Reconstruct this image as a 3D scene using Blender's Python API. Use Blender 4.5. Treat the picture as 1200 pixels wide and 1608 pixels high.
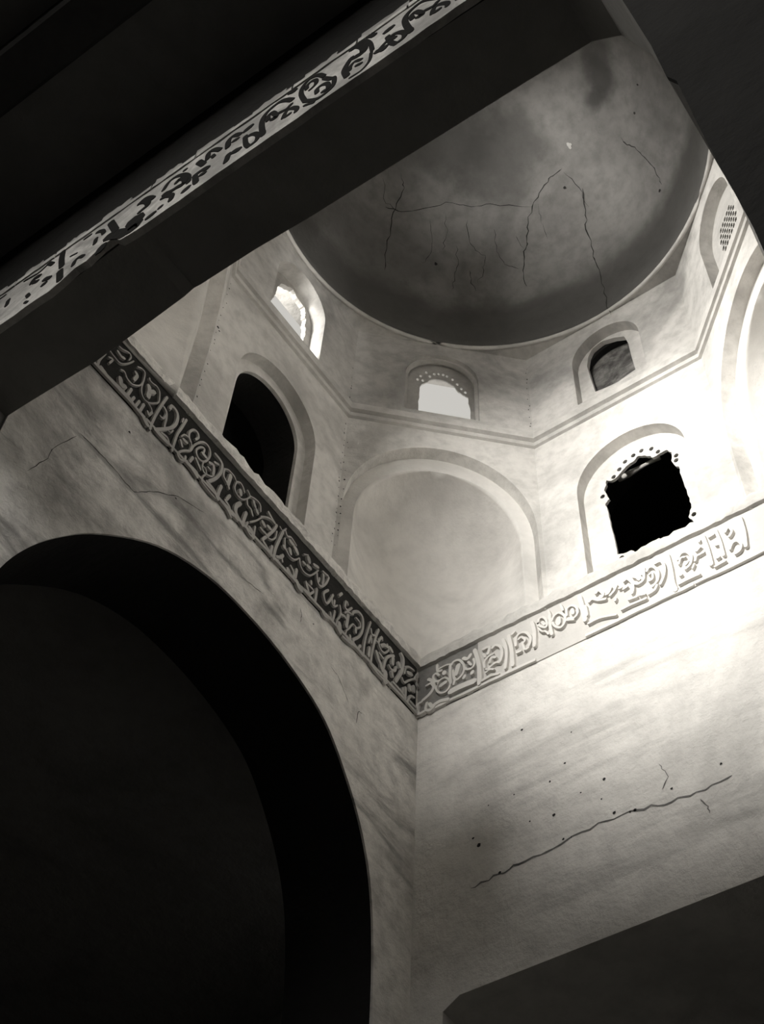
import bpy, bmesh, math, random
from mathutils import Vector, Matrix
from mathutils.geometry import tessellate_polygon
random.seed(7)
for o in list(bpy.data.objects): bpy.data.objects.remove(o, do_unlink=True)
scene = bpy.context.scene
COL = scene.collection

# ------------------------------------------------------------------ units
# plan units: one chamber side = 1 unit = 4 m, z = 0 at the foot of the inscription band
S, Z0 = 4.0, 8.92
def W(x, y, z): return Vector((x*S, y*S, z*S + Z0))

# ------------------------------------------------------------------ camera
def cam_basis(az, el, roll):
    f = Vector((math.cos(el)*math.cos(az), math.cos(el)*math.sin(az), math.sin(el)))
    r = f.cross(Vector((0, 0, 1))).normalized(); u = r.cross(f)
    return (r*math.cos(roll)+u*math.sin(roll), u*math.cos(roll)-r*math.sin(roll), f)
cd = bpy.data.cameras.new('camera'); cam = bpy.data.objects.new('camera', cd); COL.objects.link(cam)
r_, u_, f_ = cam_basis(-2.46508303, 0.956393082, 0.0755564506)
M = Matrix((( r_.x, u_.x, -f_.x, 0), (r_.y, u_.y, -f_.y, 0), (r_.z, u_.z, -f_.z, 0), (0, 0, 0, 1)))
cam.matrix_world = Matrix.Translation(W(1.46982366, 1.04646102, -1.845434)) @ M
cd.sensor_fit = 'VERTICAL'; cd.sensor_height = 36.0; cd.lens = 36.0*2130.32/1608.0
cd.shift_x = 5.0/1608.0; cd.shift_y = -19.0/1608.0
cd.clip_start = 0.05; cd.clip_end = 200
scene.camera = cam

# ------------------------------------------------------------------ sky, light, exposure
scene.view_settings.view_transform = 'Standard'; scene.view_settings.look = 'None'
scene.view_settings.gamma = 1.0; scene.view_settings.use_curve_mapping = False
scene.view_settings.exposure = -0.18
wd = bpy.data.worlds.new('sky'); scene.world = wd; wd.use_nodes = True
bg = wd.node_tree.nodes['Background']; bg.inputs[0].default_value = (0.66, 0.64, 0.60, 1); bg.inputs[1].default_value = 1.0

def area(name, pos, target, sx, sy, power, spread=math.pi):
    l = bpy.data.lights.new(name, 'AREA'); l.shape = 'RECTANGLE'; l.size = sx*S; l.size_y = sy*S
    l.energy = power; l.color = (1.0, 0.975, 0.93); l.spread = spread
    o = bpy.data.objects.new(name, l); COL.objects.link(o)
    p = W(*pos); o.location = p
    o.rotation_euler = (W(*target)-p).to_track_quat('-Z', 'Y').to_euler()
    return o
LIGHTS = [
    # daylight thrown off the sunlit roof terraces, entering by the windows behind and beside the camera
    ('daylight_terrace_window', (1.55, 0.405, 0.505), (0.0, 0.55, 0.00), 0.22, 0.15, 640, math.pi),
    ('daylight_terrace_window_low', (1.55, 0.555, 0.37), (0.0, 0.40, 0.10), 0.15, 0.12, 350, math.pi),
    ('added_left_wall_fill', (0.37, 1.55, 0.40), (0.60, 0.0, 0.20), 0.30, 0.18, 26, math.pi),  # added fill outside the unseen side opening, brightens the left wall
    ('daylight_terrace_drum', (1.45, 0.40, 0.92), (0.0, 0.65, 0.80), 0.30, 0.10, 180, math.pi),
    ('daylight_terrace_corner_drum', (1.26, -0.26, 0.97), (0.10, 0.90, 0.88), 0.26, 0.10, 480, math.pi),
    ('daylight_left_drum_window', (0.66, -0.22, 0.90), (0.42, -0.02, 0.93), 0.12, 0.20, 24, math.pi),
    ('daylight_corner_drum_window', (-0.16, -0.12, 0.80), (0.16, 0.16, 0.84), 0.22, 0.18, 26, math.pi),
    # added lamp, unseen, in a made-up roof opening; lights the scroll band
    ('added_band_lamp', (1.95, 0.55, 0.15), (1.70, 0.53, -0.30), 0.36, 0.80, 275, math.pi),
]
for a in LIGHTS: area(*a)

# ------------------------------------------------------------------ materials
def mat(name, base, dark=None, scale=1.2, amount=0.5, fine=0.12, bump=0.25, rough=0.92, contrast=(0.42, 0.68), streak=None, extra=None):
    m = bpy.data.materials.new(name); m.use_nodes = True
    nt = m.node_tree; N = nt.nodes; L = nt.links; b = N['Principled BSDF']
    b.inputs['Roughness'].default_value = rough
    b.inputs['Specular IOR Level'].default_value = 0.12
    tint = lambda v: (v, v*0.972, v*0.925, 1) if not isinstance(v, tuple) else v
    tc = N.new('ShaderNodeTexCoord'); co = tc.outputs['Object']
    def noise(sc, det, src=None, rg=0.6, dist=0.0):
        n = N.new('ShaderNodeTexNoise'); n.inputs['Scale'].default_value = sc; n.inputs['Detail'].default_value = det
        n.inputs['Roughness'].default_value = rg; n.inputs['Distortion'].default_value = dist
        L.new(src or co, n.inputs['Vector']); return n.outputs['Fac']
    def ramp(src, a, c):
        r = N.new('ShaderNodeMapRange'); r.inputs['From Min'].default_value = a; r.inputs['From Max'].default_value = c
        r.interpolation_type = 'SMOOTHSTEP'; L.new(src, r.inputs['Value']); return r.outputs['Result']
    def mixc(fac, A, B, k=None):
        x = N.new('ShaderNodeMix'); x.data_type = 'RGBA'
        if k is not None:
            q = N.new('ShaderNodeMath'); q.operation = 'MULTIPLY'; L.new(fac, q.inputs[0]); q.inputs[1].default_value = k; fac = q.outputs[0]
        L.new(fac, x.inputs[0])
        for i, v in ((6, A), (7, B)):
            if isinstance(v, tuple): x.inputs[i].default_value = v
            else: L.new(v, x.inputs[i])
        return x.outputs[2]
    dk = tint(dark if dark is not None else base*0.55)
    big = ramp(noise(scale, 8, dist=0.6), contrast[0], contrast[1])
    c = mixc(big, tint(base), dk, amount)
    f = ramp(noise(scale*9, 6), 0.35, 0.75); c = mixc(f, c, dk, fine)
    if streak:
        mp = N.new('ShaderNodeMapping'); L.new(co, mp.inputs[0]); mp.inputs['Rotation'].default_value = streak[0]; mp.inputs['Scale'].default_value = streak[1]
        s = ramp(noise(streak[2], 7, mp.outputs[0], dist=0.8), 0.5, 0.72); c = mixc(s, c, dk, streak[3])
    if extra: c = extra(N, L, co, c, mixc, ramp, noise, tint)
    L.new(c, b.inputs['Base Color'])
    if bump:
        bp = N.new('ShaderNodeBump'); bp.inputs['Strength'].default_value = bump; bp.inputs['Distance'].default_value = 0.05
        n1 = noise(3.2, 9, rg=0.62); n2 = noise(26, 5)
        ad = N.new('ShaderNodeMath'); ad.operation = 'MULTIPLY_ADD'; L.new(n2, ad.inputs[0]); ad.inputs[1].default_value = 0.18; L.new(n1, ad.inputs[2])
        L.new(ad.outputs[0], bp.inputs['Height']); L.new(bp.outputs[0], b.inputs['Normal'])
    return m

def dome_extra(N, L, co, c, mixc, ramp, noise, tint):
    sp = N.new('ShaderNodeSeparateXYZ'); L.new(co, sp.inputs[0])
    # a darker band with an uneven edge round the foot of the dome
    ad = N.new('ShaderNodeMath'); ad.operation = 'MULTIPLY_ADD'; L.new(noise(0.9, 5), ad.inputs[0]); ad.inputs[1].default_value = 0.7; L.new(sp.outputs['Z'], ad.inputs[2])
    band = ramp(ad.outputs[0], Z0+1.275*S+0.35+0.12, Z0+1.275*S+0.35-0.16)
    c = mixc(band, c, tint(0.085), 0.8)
    for (p, r, v, k) in DOME_PATCHES:
        d = N.new('ShaderNodeVectorMath'); d.operation = 'DISTANCE'; L.new(co, d.inputs[0]); d.inputs[1].default_value = W(*p)
        m2 = N.new('ShaderNodeMath'); m2.operation = 'MULTIPLY_ADD'; L.new(noise(2.6, 6), m2.inputs[0]); m2.inputs[1].default_value = r*S*1.6; L.new(d.outputs['Value'], m2.inputs[2])
        c = mixc(ramp(m2.outputs[0], r*S*2.1, r*S*1.2), c, tint(v), k)
    return c
DOME_PATCHES = [((0.355, 0.757, 1.534), 0.055, 0.07, 0.8), ((0.317, 0.71, 1.54), 0.035, 0.07, 0.8), ((0.405, 0.78, 1.54), 0.05, 0.08, 0.7),
    ((0.416, 0.333, 1.603), 0.13, 0.09, 0.7), ((0.311, 0.43, 1.59), 0.12, 0.09, 0.7)]

PL_LEFT = mat('plaster_left_wall', 0.78, 0.17, 0.8, 0.66, 0.40, 0.8, contrast=(0.46, 0.66), streak=((0, 0.9, 0), (0.45, 1, 2.4), 1.7, 0.75))
PL_RIGHT = mat('plaster_right_wall', 0.80, 0.36, 0.6, 0.40, 0.28, 0.8, contrast=(0.46, 0.68), streak=((0.5, 0, 0), (1, 0.45, 2.4), 1.3, 0.5))
PL_OCT = mat('plaster_octagon', 0.70, 0.28, 0.9, 0.55, 0.38, 0.6)
PL_DRUM = mat('plaster_drum', 0.60, 0.20, 0.9, 0.65, 0.38, 0.5)
PL_NICHE = mat('plaster_niche', 0.74, 0.36, 0.75, 0.5, 0.22, 0.35)
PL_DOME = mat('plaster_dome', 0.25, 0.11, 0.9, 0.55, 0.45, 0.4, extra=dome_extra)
ST_LEDGE = mat('stucco_ledge', 0.85, 0.25, 2.6, 0.55, 0.35, 0.9)
ST_MOULD = mat('stucco_moulding', 0.62, 0.30, 1.4, 0.55, 0.3, 0.4)
ST_LETTER = mat('stucco_relief_left', 0.44, 0.20, 1.6, 0.4, 0.2, 0.25)
ST_FIELD = mat('stucco_field_left', 0.03, 0.018, 1.6, 0.5, 0.2, 0.3)
ST_LETTER_R = mat('stucco_relief_right', 0.72, 0.5, 1.2, 0.3, 0.15, 0.25)
ST_FIELD_R = mat('stucco_field_right', 0.60, 0.42, 0.9, 0.4, 0.2, 0.3)
ST_BAND = mat('stucco_scroll_band', 0.62, 0.20, 2.2, 0.7, 0.35, 0.5, contrast=(0.40, 0.62))
GROOVE_SHADE = mat('carving_shade', 0.018, 0.01, 2.0, 0.5, 0.2, 0.2)  # shade inside the carving, put into the colour
HALL_SHADE = mat('hall_shade_plaster', 0.035, 0.02, 0.8, 0.6, 0.3, 0.4)  # hall plaster coloured dark to stand for missing light
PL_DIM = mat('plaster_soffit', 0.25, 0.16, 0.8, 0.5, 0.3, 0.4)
ST_FIELD_D = mat('stucco_field_dirty', 0.26, 0.12, 1.6, 0.6, 0.3, 0.4)
TIMBER = mat('dark_timber', 0.05, 0.03, 1.5, 0.5, 0.3, 0.4)
GRILLE = mat('stucco_grille', 0.55, 0.30, 2.0, 0.5, 0.3, 0.5)
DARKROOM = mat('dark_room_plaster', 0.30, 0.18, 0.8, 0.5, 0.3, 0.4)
SHADE_BLACK = mat('shade_black_plaster', 0.02, 0.012, 0.8, 0.5, 0.3, 0.4)  # near-black: shade of unlit rooms, reveals and soffit put into the colour
RUBBLE = mat('dark_rubble', 0.30, 0.06, 2.4, 0.9, 0.5, 0.8, contrast=(0.40, 0.60))
CRACK = mat('crack_shadow', 0.035, 0.02, 3.0, 0.4, 0.2, 0)
CRACK_SOFT = mat('crack_worn', 0.20, 0.10, 5.0, 0.8, 0.4, 0)
PIT = mat('pit_stain', 0.04, 0.02, 3.0, 0.4, 0.2, 0)
FLOOR = mat('stone_floor', 0.2, 0.12, 0.8, 0.5, 0.3, 0.3)
WOOD = mat('weathered_rod', 0.5, 0.25, 3.0, 0.5, 0.3, 0.3)

# ------------------------------------------------------------------ traced carving, in wall units
LEFT = [('v',0.0034,[(0.8976,0.0721),(0.8875,0.0697),(0.8712,0.0701),(0.8586,0.0872),(0.8494,0.1088)]),('f',0.0069,[(0.8833,0.0904),(0.8742,0.0879),(0.868,0.0908)]),('v',0.0035,[(0.8842,0.1052),(0.8765,0.1072),(0.8634,0.1155),(0.857,0.1104),(0.8584,0.0987)]),('l',0.0066,[(0.9034,0.0537),(0.9084,0.026),(0.9072,0.0078)]),('l',0.0077,[(0.9072,0.0078),(0.8949,0.012),(0.8851,0.0096),(0.8717,0.0107),(0.8538,0.0121),(0.8345,0.0137)]),('f',0.0045,[(0.8945,0.0545),(0.8864,0.0586),(0.8897,0.0428)]),('l',0.0098,[(0.8997,0.0127),(0.8917,0.0091)]),('l',0.0122,[(0.8605,0.0344),(0.8547,0.0229),(0.848,0.0278)]),('l',0.0067,[(0.8346,0.0378),(0.8376,0.0124)]),('v',0.0032,[(0.8658,0.0561),(0.8588,0.0601),(0.8494,0.052),(0.8395,0.0507)]),('v',0.0032,[(0.8531,0.0528),(0.8438,0.0492),(0.8333,0.0535),(0.8228,0.0668),(0.8187,0.082),(0.8193,0.0969),(0.822,0.1105),(0.8297,0.1121),(0.8387,0.1053)]),('f',0.0081,[(0.8359,0.0667),(0.8334,0.0828),(0.8382,0.0869)]),('v',0.0033,[(0.8184,0.0808),(0.8175,0.065),(0.8126,0.052),(0.8052,0.047),(0.7953,0.0501),(0.7836,0.0647),(0.7772,0.0768),(0.7794,0.0939),(0.7836,0.1051),(0.7921,0.1089),(0.7986,0.1059),(0.807,0.1051),(0.8095,0.1095)]),('f',0.0116,[(0.805,0.089),(0.8007,0.078),(0.8002,0.0632)]),('f',0.0105,[(0.7998,0.0792),(0.7916,0.0892)]),('v',0.0034,[(0.7959,0.0478),(0.7876,0.0441),(0.7831,0.0367)]),('f',0.0057,[(0.7913,0.0271),(0.7874,0.0219),(0.7828,0.0356)]),('l',0.0067,[(0.8346,0.0378),(0.8382,0.0145)]),('l',0.0067,[(0.8242,0.0265),(0.8276,0.0099)]),('l',0.0067,[(0.8125,0.0308),(0.8162,0.0108)]),('l',0.0068,[(0.8027,0.0339),(0.8055,0.0106)]),('l',0.0067,[(0.8345,0.0137),(0.8216,0.0093),(0.8101,0.0059),(0.7991,0.0046),(0.793,0.004)]),('l',0.0112,[(0.7956,0.0049),(0.7881,-0.0011),(0.784,-0.0029)]),('l',0.0063,[(0.764,0.1106),(0.7697,0.0763),(0.7743,0.0396),(0.7763,0.0118),(0.7762,-0.0056)]),('l',0.0052,[(0.7655,0.079),(0.7568,0.0741),(0.7526,0.0585),(0.7521,0.0427),(0.751,0.0338)]),('v',0.0047,[(0.7547,0.0663),(0.7589,0.05),(0.7658,0.0482)]),('l',0.0076,[(0.7516,0.0919),(0.7494,0.1027),(0.7381,0.1026),(0.7318,0.0927),(0.7305,0.0731),(0.7362,0.052),(0.7498,0.0294),(0.7672,0.0049)]),('v',0.0035,[(0.7417,0.0357),(0.7357,0.0362),(0.7326,0.0478)]),('l',0.0068,[(0.7672,0.0049),(0.7549,0.0037),(0.7337,0.0053)]),('l',0.0051,[(0.7528,0.0137),(0.7392,0.017),(0.7316,0.0066)]),('l',0.0059,[(0.7125,0.108),(0.7171,0.0759),(0.7217,0.0502),(0.7224,0.0243),(0.7222,-0.0)]),('f',0.003,[(0.7191,0.1038),(0.7196,0.0908)]),('v',0.0036,[(0.7129,0.0544),(0.7074,0.0675),(0.6969,0.0708),(0.6906,0.0656),(0.6865,0.059),(0.6878,0.044)]),('v',0.0054,[(0.6906,0.0656),(0.6978,0.0742),(0.6987,0.0881),(0.6921,0.1029),(0.6827,0.1062),(0.6779,0.0972),(0.6827,0.0849)]),('f',0.0059,[(0.7116,0.0443),(0.7054,0.0346)]),('f',0.0083,[(0.7065,0.0538),(0.6992,0.0545)]),('v',0.0046,[(0.7096,0.0031),(0.706,0.0178),(0.6973,0.0319),(0.6859,0.0465),(0.6827,0.064),(0.6732,0.0882),(0.6611,0.1024),(0.6492,0.1012),(0.6434,0.0875),(0.6465,0.0672),(0.6546,0.0526),(0.6649,0.0483),(0.6728,0.0545),(0.6742,0.0659),(0.6666,0.0818),(0.6586,0.086),(0.6581,0.0732),(0.651,0.0703)]),('f',0.0085,[(0.6601,0.0707),(0.651,0.0703)]),('l',0.0058,[(0.7082,0.0021),(0.7014,-0.0007),(0.6934,0.0066),(0.6928,0.0188)]),('l',0.0081,[(0.6882,0.0103),(0.671,0.0061),(0.6587,0.0014)]),('l',0.007,[(0.678,0.0347),(0.6816,0.0186)]),('l',0.0047,[(0.6821,0.0108),(0.6611,0.0113),(0.6585,0.0004)]),('f',0.0059,[(0.6708,0.0409),(0.6627,0.0337),(0.6562,0.0274)]),('v',0.0038,[(0.6543,0.0515),(0.6533,0.0367),(0.6478,0.0292),(0.6406,0.0309),(0.6306,0.0374),(0.6252,0.0471)]),('v',0.003,[(0.6541,0.0401),(0.6454,0.0408),(0.6406,0.0309)]),('f',0.0073,[(0.6409,0.0654),(0.6316,0.0697),(0.6275,0.0573),(0.6274,0.0457)]),('f',0.0061,[(0.6301,0.0804),(0.622,0.0847)]),('f',0.0048,[(0.6415,0.0514),(0.635,0.0509)]),('l',0.0073,[(0.6326,0.1028),(0.6205,0.1015),(0.6122,0.094),(0.6115,0.0727),(0.6186,0.0465),(0.632,0.0214)]),('v',0.0041,[(0.6426,0.0285),(0.6469,0.0146),(0.6465,0.0024)]),('l',0.0083,[(0.6356,0.0148),(0.6174,0.0128),(0.6046,0.0014)]),('l',0.0041,[(0.6465,0.0024),(0.6372,0.0001),(0.6216,-0.0021),(0.6101,-0.0024)]),('l',0.0084,[(0.6032,0.0412),(0.6058,0.0182),(0.6046,0.0014)]),('v',0.0049,[(0.6051,0.0915),(0.6036,0.0726),(0.5942,0.0653),(0.588,0.0611),(0.5855,0.0555)]),('v',0.0038,[(0.6051,0.0915),(0.5963,0.0995),(0.5859,0.1005),(0.5788,0.0988),(0.5724,0.0934),(0.5631,0.1003),(0.5542,0.0963),(0.5486,0.0884)]),('v',0.0035,[(0.5721,0.0922),(0.5734,0.073),(0.5658,0.0619),(0.5528,0.063),(0.542,0.0758),(0.5345,0.0921),(0.543,0.101)]),('f',0.0099,[(0.588,0.0919),(0.5889,0.0775),(0.5898,0.0633)]),('f',0.01,[(0.559,0.0802),(0.5573,0.0721)]),('v',0.0048,[(0.5399,0.0784),(0.536,0.0656),(0.5263,0.0641),(0.5225,0.0585),(0.5188,0.053)]),('v',0.0038,[(0.5347,0.0933),(0.5198,0.1007),(0.5073,0.0995),(0.5031,0.0841)]),('f',0.0076,[(0.5234,0.0907),(0.5175,0.0816)]),('f',0.0088,[(0.5126,0.0772),(0.5091,0.0728)]),('l',0.0072,[(0.5877,0.0173),(0.5763,0.0125),(0.5714,0.0016),(0.5638,0.0022)]),('l',0.0073,[(0.5798,0.0409),(0.5851,0.0232)]),('l',0.0054,[(0.5964,0.0043),(0.5793,0.0022),(0.567,-0.0071)]),('l',0.0097,[(0.5528,0.0501),(0.5601,0.0344),(0.5596,0.0195),(0.5529,0.012),(0.5397,0.0051)]),('l',0.0096,[(0.5673,0.0064),(0.5515,0.0053)]),('l',0.0085,[(0.5353,0.0422),(0.5375,0.0201),(0.538,0.0029)]),('v',0.0035,[(0.4979,0.0714),(0.5089,0.0503),(0.5224,0.0305)]),('l',0.0049,[(0.5276,0.0231),(0.5283,0.0071),(0.5177,-0.0001),(0.5073,0.0006)]),('l',0.0098,[(0.5208,0.0156),(0.5136,0.0127),(0.5088,0.0017)]),('l',0.0049,[(0.5082,0.0328),(0.5073,0.0006)]),('v',0.0045,[(0.4995,0.0724),(0.4869,0.0856),(0.4744,0.0928),(0.4633,0.0926)]),('f',0.0065,[(0.4833,0.1042),(0.4725,0.0978),(0.4635,0.0938)]),('l',0.007,[(0.458,0.0943),(0.4619,0.0769),(0.4694,0.0571),(0.4761,0.0412)]),('v',0.0036,[(0.4553,0.0787),(0.4561,0.0594),(0.4644,0.0445),(0.473,0.0391)]),('f',0.0114,[(0.4924,0.0635),(0.4877,0.0603)]),('f',0.0063,[(0.4954,0.0431),(0.4885,0.0425),(0.4819,0.0431),(0.4761,0.0412)]),('f',0.0102,[(0.4781,0.0671),(0.4727,0.0676)]),('l',0.0068,[(0.4761,0.0412),(0.4847,0.0218),(0.4757,0.0167),(0.4596,0.0098)]),('l',0.0043,[(0.4966,0.0071),(0.4752,0.0064),(0.4586,0.0042)]),('l',0.0068,[(0.4604,0.0295),(0.4604,0.0063)]),('l',0.0076,[(0.4399,0.0947),(0.4466,0.0602),(0.4512,0.0314),(0.4518,0.0035)]),('v',0.0039,[(0.4492,0.1),(0.4403,0.0972),(0.433,0.1127)]),('v',0.0039,[(0.435,0.1075),(0.4276,0.0971),(0.4174,0.1042),(0.407,0.1015),(0.4008,0.0983)]),('v',0.0036,[(0.4325,0.0844),(0.4298,0.0677),(0.4239,0.0573),(0.4133,0.0522),(0.4001,0.0569),(0.3885,0.0736)]),('f',0.0103,[(0.4309,0.0615),(0.4293,0.0605)]),('f',0.0105,[(0.4183,0.0918),(0.4111,0.0912)]),('f',0.0091,[(0.415,0.0713),(0.4121,0.0619)]),('f',0.0118,[(0.4007,0.0885),(0.3956,0.0828)]),('f',0.0052,[(0.4071,0.0928),(0.4061,0.0867)]),('l',0.0076,[(0.4446,0.0167),(0.434,0.0269),(0.4302,0.0366)]),('l',0.005,[(0.4333,0.0305),(0.4288,0.0203)]),('l',0.005,[(0.4407,0.0101),(0.4209,0.0057)]),('l',0.0126,[(0.4116,0.0157),(0.405,0.0092)]),('l',0.0051,[(0.4072,0.0313),(0.3976,0.0238),(0.3956,0.011)]),('l',0.0077,[(0.3902,0.0386),(0.3909,0.0161)]),('v',0.0037,[(0.3872,0.0741),(0.3836,0.0599),(0.3726,0.0523),(0.3564,0.0585),(0.3444,0.0754),(0.3342,0.0961)]),('v',0.0033,[(0.3778,0.0971),(0.3662,0.1069)]),('f',0.012,[(0.3639,0.1009),(0.3614,0.0936)]),('f',0.0079,[(0.3759,0.0751),(0.3717,0.0755)]),('f',0.0106,[(0.3634,0.0774),(0.3565,0.0793)]),('f',0.0081,[(0.3476,0.0986),(0.3366,0.1034)]),('v',0.0053,[(0.3371,0.0859),(0.3332,0.0677),(0.3265,0.061),(0.3173,0.0678),(0.3081,0.0872),(0.3033,0.1077)]),('v',0.0054,[(0.321,0.1073),(0.3065,0.1099)]),('f',0.0067,[(0.3186,0.1),(0.317,0.0876),(0.3179,0.0727)]),('f',0.0053,[(0.3277,0.0805),(0.3291,0.0693)]),('l',0.0088,[(0.4023,0.0098),(0.3909,0.0071)]),('l',0.0114,[(0.3857,0.0098),(0.3788,0.001),(0.3718,0.0003)]),('l',0.0089,[(0.3728,0.0072),(0.3498,0.0124)]),('l',0.0077,[(0.3612,0.0329),(0.357,0.0237),(0.3517,0.0158)]),('l',0.0052,[(0.3582,0.0319),(0.3397,0.031),(0.3496,0.0113)]),('l',0.0065,[(0.3492,0.0482),(0.3484,0.0422)]),('l',0.0071,[(0.3316,0.0448),(0.3318,0.0256),(0.3324,0.009)]),('l',0.0058,[(0.349,0.0066),(0.3322,0.0078)]),('v',0.006,[(0.3006,0.0742),(0.3113,0.0549),(0.308,0.0406),(0.3002,0.0364),(0.2912,0.0577),(0.286,0.0754)]),('v',0.004,[(0.2878,0.0654),(0.286,0.0508),(0.2786,0.0502),(0.271,0.0606)]),('f',0.0053,[(0.2803,0.0648),(0.2805,0.0537)]),('l',0.0078,[(0.3094,0.0071),(0.3014,0.0006),(0.2839,0.0101)]),('l',0.0052,[(0.2884,0.0228),(0.2839,0.0101)]),('l',0.0066,[(0.2767,0.0382),(0.2777,0.0224),(0.2802,0.0068)]),('l',0.0065,[(0.3017,0.0064),(0.2804,0.0091)]),('f',0.0068,[(0.2621,0.1038),(0.2682,0.0919)]),('v',0.0055,[(0.2477,0.0963),(0.2488,0.0786),(0.2397,0.0781),(0.2295,0.0953)]),('f',0.0055,[(0.2433,0.0979),(0.2413,0.093)]),('v',0.0046,[(0.2639,0.0674),(0.2592,0.0517),(0.2618,0.0357),(0.2675,0.022),(0.2671,0.0065),(0.256,-0.0022)]),('l',0.0131,[(0.26,0.0201),(0.2564,0.0013)]),('f',0.0067,[(0.2573,0.0482),(0.2489,0.0525),(0.2442,0.0505)]),('v',0.0048,[(0.2485,0.0624),(0.2407,0.073),(0.2292,0.0777)]),('f',0.0094,[(0.2383,0.0645),(0.2394,0.0471),(0.2407,0.0312)]),('l',0.0068,[(0.2251,0.0818),(0.2229,0.0908),(0.2091,0.1048),(0.1967,0.1033),(0.1922,0.0884),(0.1932,0.0657),(0.2015,0.0415),(0.2158,0.0197),(0.2149,0.0113),(0.2088,0.0094)]),('v',0.0043,[(0.2144,0.0815),(0.2036,0.0799),(0.2011,0.0688),(0.2105,0.0568),(0.2224,0.0559),(0.2321,0.0343),(0.2395,0.0204),(0.2394,0.006),(0.2287,0.002)]),('f',0.0074,[(0.213,0.0517),(0.2121,0.0431)]),('l',0.0066,[(0.2472,-0.0028),(0.2285,-0.0004),(0.207,0.0059),(0.1875,0.0036)]),('l',0.0066,[(0.2275,0.0189),(0.2248,0.007)]),('l',0.0067,[(0.1952,0.0224),(0.2001,0.0112)]),('l',0.0062,[(0.1711,0.112),(0.1777,0.0808),(0.1828,0.0516),(0.185,0.0256),(0.1846,0.005)]),('l',0.0069,[(0.1448,0.1157),(0.1521,0.088),(0.1573,0.0573),(0.161,0.0273),(0.1621,0.0054)]),('v',0.0049,[(0.1682,0.0956),(0.1642,0.0845),(0.1538,0.0904)]),('v',0.0048,[(0.1667,0.0779),(0.1722,0.0524)]),('v',0.0042,[(0.1648,0.073),(0.1637,0.0605)]),('l',0.0082,[(0.1683,0.0428),(0.1694,0.0194)]),('l',0.006,[(0.1819,0.0076),(0.1623,0.0078)]),('v',0.0049,[(0.1514,0.0792),(0.1438,0.0811),(0.1385,0.0943),(0.1329,0.1038)]),('v',0.0044,[(0.1433,0.0856),(0.1332,0.1072),(0.1307,0.0994)]),('v',0.0049,[(0.1436,0.0903),(0.1406,0.0763),(0.1323,0.0691),(0.121,0.0732),(0.1105,0.0915),(0.1152,0.1024)]),('f',0.0088,[(0.1333,0.0816),(0.1243,0.092),(0.1148,0.096)]),('f',0.0107,[(0.1053,0.1016),(0.0992,0.0989)]),('f',0.0103,[(0.1463,0.0508),(0.1397,0.039),(0.1315,0.0319),(0.129,0.0229)]),('v',0.0052,[(0.1391,0.056),(0.1255,0.054)]),('l',0.0069,[(0.0928,0.0914),(0.1094,0.0741),(0.1178,0.0546),(0.122,0.0326),(0.1257,0.0178)]),('f',0.0106,[(0.0944,0.0849),(0.0953,0.0673)]),('v',0.0061,[(0.106,0.0524),(0.098,0.0483),(0.0867,0.0554),(0.0835,0.0683)]),('f',0.0087,[(0.0956,0.0423),(0.0932,0.0347)]),('l',0.0089,[(0.0685,0.1195),(0.0621,0.1119),(0.0628,0.0875),(0.0694,0.0615),(0.0832,0.0292)]),('f',0.0107,[(0.0747,0.0865),(0.0724,0.0803)]),('l',0.0153,[(0.1156,0.0238),(0.1159,-0.0005)]),('l',0.0059,[(0.1633,0.0038),(0.1404,-0.0006),(0.1103,0.0014)]),('l',0.0101,[(0.1521,0.0046),(0.1443,0.0006)]),('l',0.006,[(0.103,0.0064),(0.0762,0.0082),(0.051,0.0099)]),('l',0.0069,[(0.0904,0.0195),(0.069,0.0194),(0.0533,0.0159)]),('l',0.0078,[(0.0506,0.0409),(0.0512,0.013)]),('l',0.0061,[(0.0599,0.0309),(0.0593,0.0186)]),('v',0.0054,[(0.0531,0.0932),(0.0563,0.0768)]),('v',0.0054,[(0.0552,0.0946),(0.0417,0.1071),(0.0257,0.1118)]),('f',0.0108,[(0.0448,0.0874),(0.0331,0.0949)]),('v',0.005,[(0.0632,0.0572),(0.055,0.0516),(0.0401,0.0717),(0.0208,0.091),(0.0103,0.0822)]),('v',0.0055,[(0.0115,0.1147),(0.0208,0.091)]),('f',0.0089,[(0.0375,0.0592),(0.0351,0.0499)]),('f',0.0089,[(0.0239,0.0682),(0.0234,0.0556)]),('v',0.0061,[(0.0432,0.0105),(0.0344,0.0327),(0.0228,0.0398)]),('l',0.007,[(0.0338,0.0188),(0.016,0.0185)])]
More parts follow.
